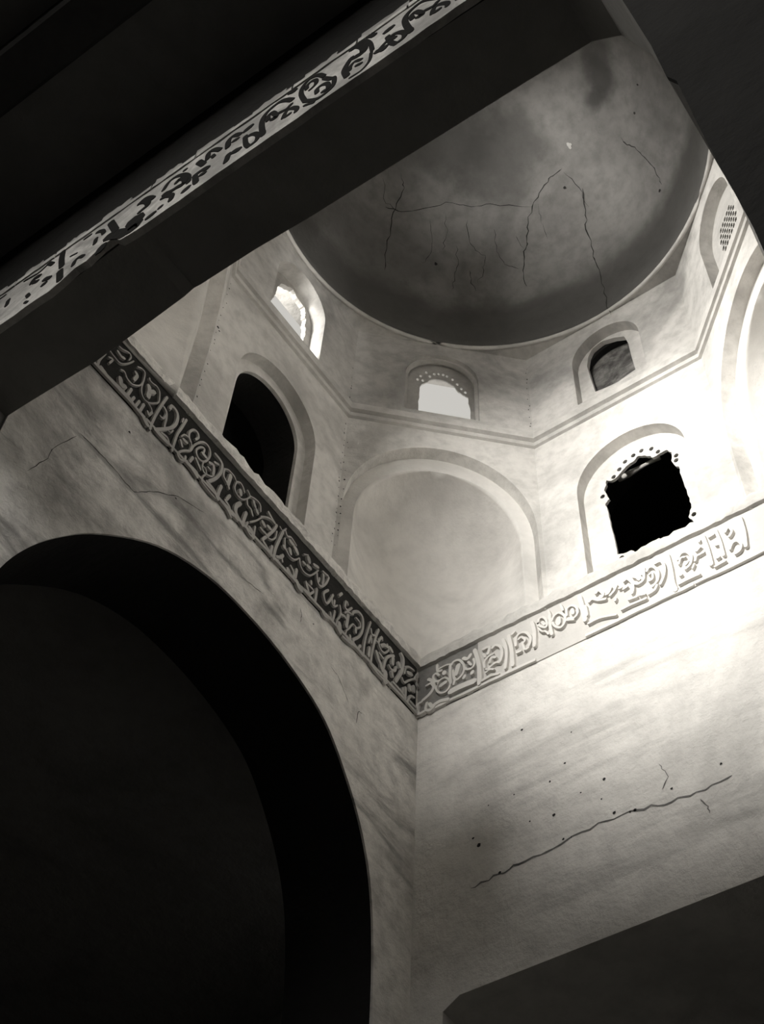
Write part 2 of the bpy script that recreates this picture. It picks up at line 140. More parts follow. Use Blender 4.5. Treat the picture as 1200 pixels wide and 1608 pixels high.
RIGHT = [('v',0.0081,[(0.0162,0.0385),(0.0321,0.0469),(0.0412,0.0609),(0.037,0.0796),(0.0287,0.0893)]),('v',0.0059,[(0.0236,0.0744),(0.0343,0.0746),(0.0398,0.0649)]),('l',0.0065,[(0.0136,0.0352),(0.0056,0.0334),(0.0019,0.0197),(0.0075,0.0072),(0.0195,0.0068)]),('l',0.0065,[(0.0257,0.0267),(0.0234,0.0108),(0.0327,0.0024),(0.0418,0.0082)]),('l',0.0086,[(0.0325,0.0198),(0.0379,0.0089)]),('l',0.0086,[(0.0431,0.0121),(0.0562,0.0141),(0.0732,0.0091)]),('v',0.0051,[(0.0479,0.0634),(0.0558,0.0717),(0.0678,0.0712),(0.0771,0.056),(0.0771,0.0415),(0.0679,0.0326),(0.0547,0.037),(0.0466,0.0513),(0.0479,0.0634)]),('f',0.0102,[(0.0572,0.0547),(0.0678,0.0582)]),('v',0.0059,[(0.0531,0.0701),(0.0437,0.0756),(0.0395,0.0912),(0.0462,0.0954),(0.053,0.0864)]),('f',0.0067,[(0.0487,0.1172),(0.0502,0.0996),(0.0583,0.0964)]),('f',0.0104,[(0.0644,0.0879),(0.0657,0.0838)]),('v',0.0066,[(0.0784,0.0976),(0.0784,0.073),(0.0797,0.048)]),('v',0.0045,[(0.0502,0.1046),(0.0677,0.1057),(0.0797,0.1018)]),('v',0.0059,[(0.0811,0.0976),(0.0864,0.1043),(0.0984,0.1021),(0.1076,0.0866),(0.1101,0.0688),(0.1034,0.0549),(0.0915,0.0507),(0.0863,0.0634),(0.085,0.0805)]),('f',0.0117,[(0.097,0.088),(0.0916,0.0668)]),('v',0.0058,[(0.0889,0.0522),(0.0863,0.041)]),('v',0.0058,[(0.1101,0.0736),(0.1179,0.0641),(0.1283,0.0627),(0.1337,0.0725),(0.1313,0.0854)]),('f',0.0088,[(0.1091,0.1006),(0.1182,0.0933),(0.1249,0.1008)]),('f',0.0058,[(0.1194,0.0843),(0.1258,0.0723)]),('f',0.0072,[(0.1112,0.0503),(0.1085,0.0455)]),('f',0.0086,[(0.1288,0.0511),(0.1268,0.0475)]),('l',0.0157,[(0.0797,0.0257),(0.0993,0.027),(0.1315,0.0239)]),('l',0.0094,[(0.1343,0.1084),(0.1403,0.0799),(0.1436,0.0502),(0.1442,0.0165)]),('l',0.0085,[(0.1427,0.0581),(0.1418,0.0109)]),('f',0.0073,[(0.1528,0.0995),(0.1671,0.0973),(0.1627,0.0802)]),('v',0.0058,[(0.1538,0.0857),(0.1574,0.0753)]),('v',0.0057,[(0.1742,0.0732),(0.1625,0.0705),(0.1545,0.0608),(0.1554,0.0473)]),('f',0.0072,[(0.1659,0.0539),(0.1714,0.0651),(0.1789,0.0605)]),('v',0.0057,[(0.1655,0.0412),(0.1785,0.0462),(0.1885,0.0417)]),('v',0.0065,[(0.1734,0.0901),(0.1813,0.0935),(0.1913,0.0823),(0.1943,0.0608),(0.1899,0.0441)]),('l',0.005,[(0.1578,0.041),(0.1742,0.0312)]),('l',0.0042,[(0.1576,0.0316),(0.1654,0.0349)]),('l',0.0071,[(0.1971,0.1003),(0.2026,0.0753),(0.2027,0.046),(0.1991,0.0194)]),('l',0.0085,[(0.2101,0.1021),(0.2147,0.0613),(0.2153,0.0176)]),('v',0.0064,[(0.2238,0.0654),(0.2261,0.087),(0.2366,0.0936),(0.249,0.0858),(0.2566,0.0645),(0.2519,0.0479)]),('v',0.0057,[(0.2308,0.0791),(0.2373,0.0816),(0.2443,0.069),(0.2389,0.0626)]),('v',0.0049,[(0.2388,0.061),(0.2429,0.0438),(0.2505,0.044)]),('l',0.0049,[(0.2254,0.045),(0.2342,0.0444)]),('f',0.0058,[(0.2178,0.1022),(0.2231,0.1055)]),('l',0.0085,[(0.2616,0.1078),(0.2651,0.0805),(0.2628,0.0412)]),('l',0.0063,[(0.1482,0.015),(0.1674,0.0178),(0.1837,0.0129)]),('v',0.0057,[(0.274,0.0959),(0.2772,0.1072),(0.286,0.1065),(0.2925,0.0906),(0.2902,0.0755),(0.2784,0.0863),(0.274,0.0959)]),('f',0.0071,[(0.2828,0.0952),(0.2872,0.0857)]),('v',0.0042,[(0.2744,0.0823),(0.2811,0.0698),(0.2883,0.0652),(0.2937,0.0536)]),('l',0.007,[(0.2997,0.1043),(0.2988,0.0733),(0.3008,0.0491)]),('v',0.0056,[(0.3021,0.0844),(0.3079,0.0956),(0.3194,0.0982),(0.3294,0.0833),(0.3293,0.0668),(0.3199,0.0565),(0.3083,0.0672),(0.3043,0.0797)]),('f',0.0112,[(0.317,0.0831),(0.3159,0.0689)]),('v',0.0056,[(0.3341,0.0803),(0.3355,0.0977),(0.3457,0.1011),(0.3548,0.0917),(0.3569,0.0736),(0.3476,0.0649),(0.3358,0.0709)]),('f',0.0084,[(0.346,0.0892),(0.3475,0.0782)]),('v',0.0041,[(0.3319,0.0685),(0.3472,0.0602)]),('f',0.005,[(0.2981,0.1172),(0.3008,0.1019)]),('f',0.005,[(0.3245,0.1168),(0.3282,0.0992)]),('l',0.0097,[(0.3642,0.1141),(0.3683,0.0778),(0.37,0.0438)]),('l',0.0083,[(0.3725,0.0811),(0.3738,0.0555)]),('v',0.0062,[(0.3818,0.0883),(0.3894,0.0916),(0.4005,0.0808),(0.4144,0.0749)]),('f',0.0069,[(0.3979,0.1028),(0.4044,0.1068),(0.4114,0.092),(0.4081,0.0841)]),('v',0.0048,[(0.4289,0.097),(0.4228,0.0859),(0.4167,0.085)]),('v',0.0055,[(0.4244,0.0782),(0.4336,0.0853),(0.4397,0.0964)]),('f',0.0054,[(0.4347,0.063),(0.4329,0.0576)]),('l',0.0054,[(0.3751,0.0318),(0.3968,0.0324),(0.4163,0.0261),(0.4299,0.0205)]),('v',0.0054,[(0.4554,0.0974),(0.4628,0.0991),(0.4703,0.0822),(0.4706,0.0653),(0.4669,0.0546)]),('v',0.0054,[(0.4519,0.0779),(0.4593,0.0796)]),('f',0.0055,[(0.4443,0.0848),(0.4479,0.0841)]),('f',0.0068,[(0.4746,0.0978),(0.481,0.0916),(0.4846,0.0824)]),('v',0.0061,[(0.4736,0.0799),(0.481,0.0731),(0.4922,0.0772),(0.4957,0.095)]),('l',0.0053,[(0.4585,0.0438),(0.4746,0.0412)]),('l',0.0046,[(0.4803,0.0406),(0.4904,0.0371)]),('l',0.0053,[(0.4423,0.0268),(0.4612,0.0274),(0.4911,0.0252)]),('v',0.0054,[(0.4909,0.0925),(0.4961,0.0957),(0.4975,0.1066)]),('v',0.006,[(0.5019,0.095),(0.5064,0.102),(0.5163,0.0968),(0.5219,0.0777),(0.5178,0.0571),(0.5073,0.0478)]),('v',0.0047,[(0.505,0.0827),(0.511,0.0836),(0.51,0.0675),(0.5027,0.0658)]),('l',0.0059,[(0.4972,0.0334),(0.5092,0.0367),(0.5151,0.0458)]),('v',0.006,[(0.5198,0.1046),(0.5314,0.1032),(0.5355,0.0833),(0.5312,0.0612),(0.5218,0.0444)]),('l',0.0105,[(0.5443,0.1112),(0.5454,0.0713),(0.544,0.0309),(0.5467,0.0112)]),('v',0.0059,[(0.5627,0.0861),(0.5703,0.0977),(0.5814,0.0948),(0.5877,0.0767),(0.5825,0.0586),(0.5724,0.0524)]),('v',0.0046,[(0.5629,0.0724),(0.5684,0.0854),(0.5761,0.0833)]),('f',0.0046,[(0.5819,0.0691),(0.5751,0.0622)]),('l',0.0051,[(0.5551,0.0217),(0.5722,0.0229),(0.5946,0.0221)]),('f',0.0059,[(0.5606,0.0424),(0.5628,0.0425)]),('v',0.0066,[(0.5994,0.0853),(0.606,0.0907)]),('v',0.0052,[(0.5931,0.0611),(0.5959,0.0709),(0.6027,0.071)]),('f',0.0039,[(0.5849,0.0453),(0.5896,0.0535)]),('v',0.0053,[(0.5997,0.0844),(0.6045,0.0929),(0.6099,0.0907),(0.6149,0.0802),(0.6114,0.0726),(0.5974,0.0708),(0.5924,0.061)]),('f',0.0053,[(0.6094,0.1083),(0.6078,0.1059)]),('l',0.0091,[(0.6163,0.1153),(0.6187,0.0758),(0.6191,0.0321)]),('f',0.0066,[(0.6273,0.1055),(0.6367,0.1072)]),('f',0.0052,[(0.6356,0.0754),(0.6409,0.0732)]),('f',0.0064,[(0.6318,0.0412),(0.6353,0.0421)]),('l',0.0044,[(0.624,0.0221),(0.6443,0.0241)]),('l',0.0065,[(0.6409,0.118),(0.6438,0.083),(0.644,0.0408)]),('v',0.0052,[(0.6576,0.0969),(0.6622,0.1038),(0.6667,0.1039),(0.6687,0.0903),(0.6625,0.0812)]),('v',0.0051,[(0.6575,0.0477),(0.6641,0.0597),(0.6731,0.0599),(0.6782,0.0461),(0.6734,0.0329),(0.6641,0.0297)]),('l',0.0077,[(0.6894,0.1164),(0.6893,0.075),(0.685,0.0361)])]
NEAR = [('g',0.005,[(0.113,-0.1716),(0.1291,-0.1764),(0.1437,-0.1805),(0.1569,-0.1702)]),('g',0.0097,[(0.1389,-0.2081),(0.1399,-0.1937),(0.1503,-0.1999)]),('g',0.0077,[(0.1437,-0.2116),(0.1531,-0.2186)]),('g',0.0094,[(0.1709,-0.2333),(0.1838,-0.2443)]),('g',0.0111,[(0.1754,-0.2534),(0.1781,-0.2546)]),('g',0.0096,[(0.1813,-0.161),(0.1889,-0.1922),(0.2009,-0.2299)]),('g',0.0109,[(0.2022,-0.2448),(0.2155,-0.2864)]),('g',0.0073,[(0.2312,-0.2618),(0.2301,-0.2472),(0.2369,-0.2439),(0.2465,-0.2534)]),('g',0.0034,[(0.2109,-0.2107),(0.2242,-0.2169)]),('g',0.0075,[(0.145,-0.249),(0.152,-0.2623)]),('g',0.0055,[(0.1502,-0.2767),(0.1576,-0.285)]),('g',0.0079,[(0.1578,-0.1692),(0.1705,-0.1863)]),('g',0.0111,[(0.2747,-0.1831),(0.2991,-0.2404)]),('g',0.0227,[(0.329,-0.2469),(0.3428,-0.2802),(0.3346,-0.2814)]),('g',0.0141,[(0.3398,-0.2469),(0.3474,-0.2646)]),('g',0.0091,[(0.3272,-0.1874),(0.3404,-0.2008),(0.3489,-0.2225),(0.3429,-0.2288)]),('g',0.012,[(0.3644,-0.2828),(0.3725,-0.2816)]),('g',0.0075,[(0.251,-0.1838),(0.2633,-0.1953),(0.2703,-0.2122)]),('g',0.0074,[(0.2564,-0.2109),(0.26,-0.2311)]),('g',0.0195,[(0.2864,-0.2423),(0.3047,-0.2573),(0.3264,-0.2826)]),('g',0.0048,[(0.2367,-0.1741),(0.2251,-0.174)]),('g',0.0159,[(0.2837,-0.268),(0.282,-0.2811)]),('g',0.0083,[(0.3271,-0.1915),(0.3333,-0.185),(0.3456,-0.1953),(0.356,-0.2113)]),('g',0.009,[(0.3355,-0.1943),(0.346,-0.2104),(0.3496,-0.2255),(0.3437,-0.2279),(0.337,-0.2311)]),('g',0.0081,[(0.372,-0.2059),(0.3763,-0.1863),(0.3889,-0.1846),(0.4053,-0.2013),(0.4176,-0.225),(0.4229,-0.2512)]),('g',0.0097,[(0.3963,-0.2142),(0.4007,-0.2097),(0.4105,-0.2214),(0.4139,-0.2429),(0.4014,-0.2379),(0.3917,-0.2371),(0.3783,-0.2291)]),('g',0.0087,[(0.3777,-0.2406),(0.3872,-0.2453),(0.3977,-0.2594),(0.3991,-0.2754)]),('g',0.0135,[(0.422,-0.2763),(0.4253,-0.2729)]),('g',0.0085,[(0.431,-0.2396),(0.4386,-0.273)]),('g',0.0103,[(0.4341,-0.2399),(0.4444,-0.2399),(0.4532,-0.2483)]),('g',0.0068,[(0.4438,-0.2577),(0.4514,-0.2602)]),('g',0.0103,[(0.3636,-0.2836),(0.3725,-0.2816)]),('g',0.0086,[(0.3833,-0.2741),(0.3816,-0.2758)]),('g',0.0073,[(0.4023,-0.182),(0.4047,-0.1832)]),('g',0.008,[(0.4455,-0.2072),(0.4427,-0.1812),(0.4515,-0.1831),(0.4657,-0.2044)]),('g',0.007,[(0.4536,-0.2061),(0.4575,-0.2162)]),('g',0.0098,[(0.4273,-0.1896),(0.4414,-0.2185)]),('g',0.0076,[(0.4446,-0.2569),(0.4505,-0.2611)]),('g',0.0085,[(0.4347,-0.2532),(0.4406,-0.2778)]),('g',0.0088,[(0.4804,-0.2175),(0.4767,-0.1897),(0.4838,-0.1825),(0.4966,-0.1977)]),('g',0.0087,[(0.4878,-0.2066),(0.4945,-0.2102)]),('g',0.0117,[(0.496,-0.2558),(0.5052,-0.263)]),('g',0.0092,[(0.4872,-0.2513),(0.4877,-0.2771)]),('g',0.0139,[(0.5068,-0.1978),(0.5126,-0.1954)]),('g',0.0075,[(0.5088,-0.2231),(0.5155,-0.2593),(0.5236,-0.28)]),('g',0.0075,[(0.5163,-0.2323),(0.5254,-0.2398),(0.5339,-0.2572),(0.5346,-0.2755),(0.5274,-0.2794)]),('g',0.0075,[(0.5346,-0.2141),(0.537,-0.2381),(0.544,-0.2664)]),('g',0.0085,[(0.544,-0.2727),(0.535,-0.2237),(0.5338,-0.1947),(0.541,-0.1807),(0.5556,-0.1764),(0.5681,-0.1876),(0.5805,-0.2083)]),('g',0.0076,[(0.5449,-0.2237),(0.5425,-0.2063),(0.5478,-0.201),(0.5566,-0.222),(0.5585,-0.2363),(0.5517,-0.2301)]),('g',0.0075,[(0.5609,-0.2243),(0.5735,-0.2312),(0.5805,-0.2244)]),('g',0.0073,[(0.5732,-0.2598),(0.5749,-0.2425),(0.5825,-0.2414),(0.5933,-0.2589),(0.5937,-0.2706)]),('g',0.0104,[(0.5725,-0.1664),(0.5804,-0.1737)]),('g',0.0073,[(0.5773,-0.262),(0.5832,-0.2625)]),('g',0.0071,[(0.6051,-0.2536),(0.5946,-0.2106),(0.5943,-0.1816),(0.6038,-0.1689),(0.6176,-0.1783),(0.6288,-0.2027)]),('g',0.0064,[(0.6028,-0.2058),(0.6012,-0.1912),(0.6075,-0.185),(0.6152,-0.1936),(0.617,-0.211),(0.6091,-0.2187)]),('g',0.0068,[(0.6232,-0.2543),(0.6216,-0.2377),(0.63,-0.2357),(0.6387,-0.2485),(0.6407,-0.2702),(0.6328,-0.266)]),('g',0.0067,[(0.6296,-0.2114),(0.6412,-0.234),(0.6476,-0.2429),(0.6483,-0.2718),(0.6389,-0.2807),(0.6248,-0.2795),(0.6063,-0.2555)]),('g',0.0089,[(0.6687,-0.2727),(0.6625,-0.2407),(0.6656,-0.2198),(0.6702,-0.2062)]),('g',0.0067,[(0.6711,-0.256),(0.6709,-0.2415),(0.6769,-0.2329),(0.6869,-0.2439)]),('g',0.005,[(0.7015,-0.2417),(0.7006,-0.2737),(0.6899,-0.2893),(0.6743,-0.2872)]),('g',0.0063,[(0.6812,-0.2551),(0.6879,-0.2602)]),('g',0.0048,[(0.606,-0.2708),(0.6217,-0.2854)]),('g',0.0062,[(0.6777,-0.1631),(0.6876,-0.1707),(0.6977,-0.2009),(0.7028,-0.2376)]),('g',0.0116,[(0.6687,-0.1685),(0.6784,-0.1728),(0.6871,-0.1946),(0.6875,-0.2171),(0.675,-0.2128)]),('g',0.0076,[(0.7146,-0.2544),(0.721,-0.2453),(0.7287,-0.2411),(0.736,-0.2525)]),('g',0.0092,[(0.7237,-0.261),(0.7201,-0.2673)]),('g',0.0091,[(0.6933,-0.1618),(0.7024,-0.1766)])]
HOLE_RB = [(0.4493,0.4701),(0.4392,0.48),(0.435,0.4609),(0.4305,0.4507),(0.4388,0.4136),(0.429,0.4046),(0.4311,0.383),(0.4332,0.3424),(0.4339,0.31),(0.4362,0.274),(0.4366,0.2311),(0.4493,0.225),(0.4636,0.2237),(0.4709,0.2169),(0.4716,0.206),(0.4867,0.2129),(0.5037,0.2185),(0.5239,0.2186),(0.5358,0.2038),(0.5619,0.2054),(0.5966,0.2123),(0.5931,0.2271),(0.5887,0.2366),(0.5984,0.2599),(0.5993,0.2906),(0.5957,0.332),(0.5938,0.373),(0.5942,0.4029),(0.5872,0.4121),(0.5819,0.4337),(0.5861,0.4615),(0.5776,0.4775),(0.5604,0.478),(0.5469,0.4752),(0.5398,0.4866),(0.5281,0.4982),(0.5159,0.5067),(0.5059,0.4973),(0.4922,0.4945),(0.4778,0.4853),(0.463,0.4729)]
DOTS_RB = [(0.5469,0.5073),(0.5252,0.5186),(0.5061,0.5168),(0.4863,0.5102),(0.4711,0.4944),(0.4559,0.4787),(0.5593,0.486),(0.5916,0.4273),(0.5939,0.4426),(0.4253,0.4327),(0.5997,0.2373),(0.4441,0.2153)]
HOLE_W1 = [(0.5579,0.8738),(0.5465,0.8946),(0.5442,0.9258),(0.544,0.9543),(0.5319,0.9906),(0.5205,1.001),(0.5088,1.0101),(0.4948,1.0227),(0.4824,1.0113),(0.4657,1.0069),(0.4493,1.0053),(0.4412,0.9869),(0.4424,0.9676),(0.4365,0.9634),(0.4379,0.9371),(0.4319,0.923),(0.4318,0.8865),(0.4334,0.8708)]
HOLE_W2 = [(0.2827,0.8173),(0.282,0.8345),(0.2796,0.8763),(0.2772,0.9117),(0.2648,0.9187),(0.2534,0.9296),(0.2457,0.9494),(0.2342,0.9605),(0.2245,0.9685),(0.209,0.9709),(0.1917,0.9669),(0.1821,0.958),(0.169,0.9386),(0.1616,0.925),(0.1604,0.8879),(0.1596,0.8373),(0.1587,0.7881)]
DOTS_W2 = [(0.1626,0.9722),(0.1758,0.9939),(0.1848,0.9778),(0.1952,0.9928),(0.2059,0.9965),(0.2166,0.9963),(0.2264,0.9919),(0.24,0.9813),(0.2516,0.9625),(0.2611,0.9452),(0.1553,0.9546),(0.1678,0.9532),(0.2706,0.9316)]
HOLE_W3 = [(0.4478,0.8301),(0.4423,0.893),(0.4381,0.9565),(0.4452,0.9953),(0.458,1.0197),(0.485,1.0298),(0.5178,1.0149),(0.5412,0.9968),(0.5477,0.9529),(0.5485,0.8918),(0.5508,0.8311),(0.504,0.8193),(0.4799,0.8225)]
ROD = [(-0.053,0.47,0.5003),(-0.053,0.5372,0.5038)]
DOME_CRACKS = [(0.00275,[(0.4304,0.2039,1.5261),(0.3991,0.193,1.5084),(0.3869,0.1607,1.4713),(0.3654,0.1325,1.427),(0.3377,0.1012,1.3601),(0.3141,0.0809,1.2945)]),(0.0022,[(0.403,0.1377,1.4496),(0.3649,0.1608,1.4623),(0.3296,0.2062,1.4916),(0.3024,0.2578,1.5185),(0.254,0.3059,1.5178),(0.2313,0.3509,1.5233),(0.1725,0.4402,1.4987)]),(0.0033,[(0.1759,0.4474,1.5034),(0.151,0.4156,1.4696),(0.1246,0.3924,1.4282),(0.1152,0.3758,1.4071),(0.092,0.3569,1.3565),(0.0704,0.3525,1.3062)]),(0.00275,[(0.2059,0.5536,1.5306),(0.203,0.5186,1.5318),(0.1921,0.4874,1.5225),(0.1725,0.4402,1.4987)]),(0.0033,[(0.1535,0.5793,1.4739),(0.115,0.5621,1.429),(0.087,0.542,1.3889),(0.0531,0.5388,1.3205),(0.0416,0.5338,1.2912),(0.0187,0.5303,1.2087),(0.0076,0.5285,1.1258),(0.0074,0.5337,1.0544)]),(0.00165,[(0.2838,0.2455,1.4977),(0.2479,0.2238,1.451),(0.2335,0.2025,1.4149)]),(0.00165,[(0.3005,0.2068,1.4749),(0.2621,0.1897,1.4276),(0.2487,0.1732,1.394),(0.2523,0.1514,1.3659)]),(0.00165,[(0.2381,0.2852,1.4926),(0.2016,0.2659,1.444),(0.1762,0.2737,1.4215),(0.1561,0.285,1.4051),(0.1422,0.2703,1.3707),(0.1366,0.2465,1.3335)]),(0.00165,[(0.2184,0.2341,1.4329),(0.1884,0.2221,1.3848),(0.1789,0.2039,1.3474),(0.1679,0.1908,1.3075)]),(0.00165,[(0.1851,0.3317,1.472),(0.1493,0.3152,1.4195),(0.1221,0.3211,1.3838),(0.0986,0.349,1.3636)]),(0.00165,[(0.1471,0.3735,1.4499),(0.1195,0.3789,1.415)]),(0.00275,[(0.2186,0.7263,1.4672),(0.2004,0.7314,1.4449),(0.1876,0.7475,1.4162),(0.1648,0.7602,1.3723),(0.1453,0.7659,1.3328),(0.1257,0.7668,1.2914)]),(0.0011,[(0.1705,0.4583,1.4995),(0.1366,0.4448,1.4593),(0.1066,0.4431,1.4178)]),(0.00165,[(0.4566,0.1652,1.4938),(0.4069,0.1422,1.4565),(0.3649,0.1608,1.4623)]),(0.0022,[(0.1632,0.2399,1.37),(0.1496,0.2356,1.3425),(0.1306,0.2373,1.3085)]),(0.00165,[(0.1985,0.5535,1.5243),(0.1562,0.5719,1.4788),(0.1176,0.5729,1.43)])]
DOME_SPOTS = [(0.2262,0.1762,1.3729,0.0045),(0.1691,0.5387,1.4984,0.005),(0.2583,0.7866,1.4498,0.0035),(0.3163,0.8274,1.4491,0.003),(0.1161,0.7564,1.2855,0.004),(0.4487,0.6808,1.6025,0.003)]
DOME_WHITE = (0.242,0.6002,1.5486)
DOME_STAIN = [(0.355,0.757,1.534),(0.317,0.726,1.537),(0.293,0.641,1.567),(0.405,0.76,1.548),(0.416,0.333,1.603),(0.311,0.404,1.59)]
LEFT_CRACKS = [(0.00225,[(0.8873,-0.1592),(0.8312,-0.1571),(0.7935,-0.162),(0.7635,-0.1641),(0.7299,-0.1237),(0.68,-0.0771),(0.6212,-0.0526)]),(0.0018,[(0.9389,-0.3252),(0.9181,-0.2671),(0.9173,-0.2413),(0.8902,-0.1718)]),(0.0018,[(0.3627,-0.0354),(0.3561,-0.0471),(0.3564,-0.0678)]),(0.0018,[(0.516,-0.1077),(0.4903,-0.1008),(0.4551,-0.0934)]),(0.0018,[(0.2088,-0.1363),(0.2317,-0.1101),(0.243,-0.0988),(0.2633,-0.0958)]),(0.00225,[(0.1694,-0.127),(0.1791,-0.1313),(0.1835,-0.1642)])]
RIGHT_CRACKS = [(0.00315,[(0.1129,-0.4373),(0.1665,-0.4325),(0.2019,-0.4294),(0.2656,-0.4267),(0.3459,-0.4136),(0.4114,-0.4196),(0.469,-0.4318),(0.5162,-0.4332),(0.5688,-0.4283)]),(0.0018,[(0.5138,-0.4476),(0.5214,-0.4637),(0.5237,-0.48)]),(0.00135,[(0.4593,-0.3491),(0.471,-0.3816),(0.4574,-0.4007)])]
RIGHT_SPOTS = [(0.1294,-0.3579,0.0045),(0.1186,-0.3383,0.0027),(0.2703,-0.3612,0.0036),(0.2682,-0.2889,0.0027),(0.3644,-0.3328,0.0036),(0.3745,-0.4068,0.0036),(0.4089,-0.4184,0.0036),(0.4727,-0.4065,0.0027),(0.1666,-0.4307,0.0036),(0.2985,-0.2636,0.0027),(0.2219,-0.1449,0.0027),(0.3156,-0.2021,0.0018),(0.4008,-0.4176,0.0027),(0.356,-0.37,0.0018),(0.1498,-0.2825,0.0018),(0.2264,-0.3535,0.0018),(0.2975,-0.4193,0.0018),(0.2835,-0.4167,0.0027),(0.1996,-0.2832,0.0018),(0.556,-0.3993,0.0027),(0.3216,-0.3397,0.0018)]
LEFT_SPOTS = [(0.807,-0.0514,0.003),(0.7009,0.4675,0.004),(0.6838,-0.0869,0.002),(0.3228,-0.0391,0.002),(0.6954,0.4605,0.003)]

# ------------------------------------------------------------------ helpers
class Frame:                                     # a face: u along, z up, d outwards through the wall
    def __init__(s, o, U, N): s.o, s.U, s.N = o, U, N
    def __call__(s, u, z, d=0.0): return W(s.o[0]+u*s.U[0]+d*s.N[0], s.o[1]+u*s.U[1]+d*s.N[1], z)
AA, Q = 0.2955, 2**-0.5
LD = AA/Q
F_L = Frame((0, 0), (1, 0), (0, -1)); F_R = Frame((0, 0), (0, 1), (-1, 0))
F_N = Frame((1, 0), (0, 1), (1, 0)); F_O = Frame((0, 1), (1, 0), (0, 1))
F_D = Frame((AA, 0), (-Q, Q), (-Q, -Q)); F_E = Frame((0, 1-AA), (Q, Q), (-Q, Q))
F_G = Frame((1-AA, 0), (Q, Q), (Q, -Q)); F_H = Frame((1, 1-AA), (-Q, Q), (Q, Q))
F_BAND = Frame((1.108, 0), (0, 1), (-1, 0))
ZF = -2.23

def setp(o, label=None, cat=None, group=None, kind=None):
    if label: o['label'] = label
    if cat: o['category'] = cat
    if group: o['group'] = group
    if kind: o['kind'] = kind
    return o
def mesh_obj(name, bm, m, parent=None, smooth=False, recalc=True):
    if recalc: bmesh.ops.recalc_face_normals(bm, faces=bm.faces)
    me = bpy.data.meshes.new(name); bm.to_mesh(me); bm.free(); me.materials.append(m)
    if smooth:
        for p in me.polygons: p.use_smooth = True
    o = bpy.data.objects.new(name, me); COL.objects.link(o)
    if parent: o.parent = parent; o.matrix_parent_inverse = Matrix.Translation(-parent.location)
    return o
def empty(name, loc):
    o = bpy.data.objects.new(name, None); o.location = loc; o.empty_display_size = 0.1; COL.objects.link(o); return o
def struct(name, bm, m, parent=None, label=None, smooth=False, recalc=True):
    o = mesh_obj(name, bm, m, parent, smooth, recalc)
    if not parent: o['kind'] = 'structure'
    if label: o['label'] = label
    return o

def plate(bm, fr, outer, holes, d0, d1):
    """slab between depths d0 and d1 with outline and through holes, all given as (u, z)"""
    loops = [outer]+list(holes)
    flat = [p for l in loops for p in l]
    tris = tessellate_polygon([[Vector((p[0], p[1], 0)) for p in l] for l in loops])
    fv = [bm.verts.new(fr(p[0], p[1], d0)) for p in flat]; bv = [bm.verts.new(fr(p[0], p[1], d1)) for p in flat]
    for t in tris:
        for vs in ([fv[i] for i in t], [bv[i] for i in t][::-1]):
            try: bm.faces.new(vs)
            except ValueError: pass
    k = 0
    for l in loops:
        n = len(l)
        for i in range(n):
            a, b = k+i, k+(i+1) % n
            try: bm.faces.new((fv[a], fv[b], bv[b], bv[a]))
            except ValueError: pass
        k += n
    return bm
def P(fr, outer, holes, d0, d1): return plate(bmesh.new(), fr, outer, holes, d0, d1)
def rect(u0, u1, z0, z1): return [(u0, z0), (u1, z0), (u1, z1), (u0, z1)]
def arch(c, hw, z0, spring, rise, n=28, jit=0.0):
    pts = [(c+hw, z0)] if spring > z0 else []
    for i in range(n+1):
        t = math.pi*i/n
        j = 1+random.uniform(-jit, jit)
        pts.append((c+hw*math.cos(t)*j, spring+rise*math.sin(t)**0.96*j))
    if spring > z0: pts.append((c-hw, z0))
    return pts
def circ(u, z, ru, rz, n=8, ph=0.0): return [(u+ru*math.cos(ph+2*math.pi*i/n), z+rz*math.sin(ph+2*math.pi*i/n)) for i in range(n)]
def boxm(x0, x1, y0, y1, z0, z1, bm=None):
    bm = bm or bmesh.new()
    v = [bm.verts.new(W(x, y, z)) for x in (x0, x1) for y in (y0, y1) for z in (z0, z1)]
    for f in ((0, 1, 3, 2), (4, 6, 7, 5), (0, 4, 5, 1), (2, 3, 7, 6), (0, 2, 6, 4), (1, 5, 7, 3)): bm.faces.new([v[i] for i in f])
    return bm
def room(x0, x1, y0, y1, z0, z1, skip, t=0.03):
    """closed shell of thick slabs, one side left open ('x0','x1','y0','y1','z0','z1')"""
    bm = bmesh.new()
    sides = dict(x0=(x0-t, x0, y0-t, y1+t, z0-t, z1+t), x1=(x1, x1+t, y0-t, y1+t, z0-t, z1+t), y0=(x0, x1, y0-t, y0, z0-t, z1+t),
                 y1=(x0, x1, y1, y1+t, z0-t, z1+t), z0=(x0, x1, y0, y1, z0-t, z0), z1=(x0, x1, y0, y1, z1, z1+t))
    for k, b in sides.items():
        if k not in skip: boxm(*b, bm=bm)
    return bm
def catmull(pts, sub=5):
    if len(pts) < 3: return pts
    out = []; n = len(pts)
    for i in range(n-1):
        p0, p1, p2, p3 = pts[max(i-1, 0)], pts[i], pts[i+1], pts[min(i+2, n-1)]
        for k in range(sub):
            t = k/sub
            out.append(tuple(0.5*((2*p1[j])+(-p0[j]+p2[j])*t+(2*p0[j]-5*p1[j]+4*p2[j]-p3[j])*t*t+(-p0[j]+3*p1[j]-3*p2[j]+p3[j])*t**3) for j in (0, 1)))
    out.append(pts[-1]); return out
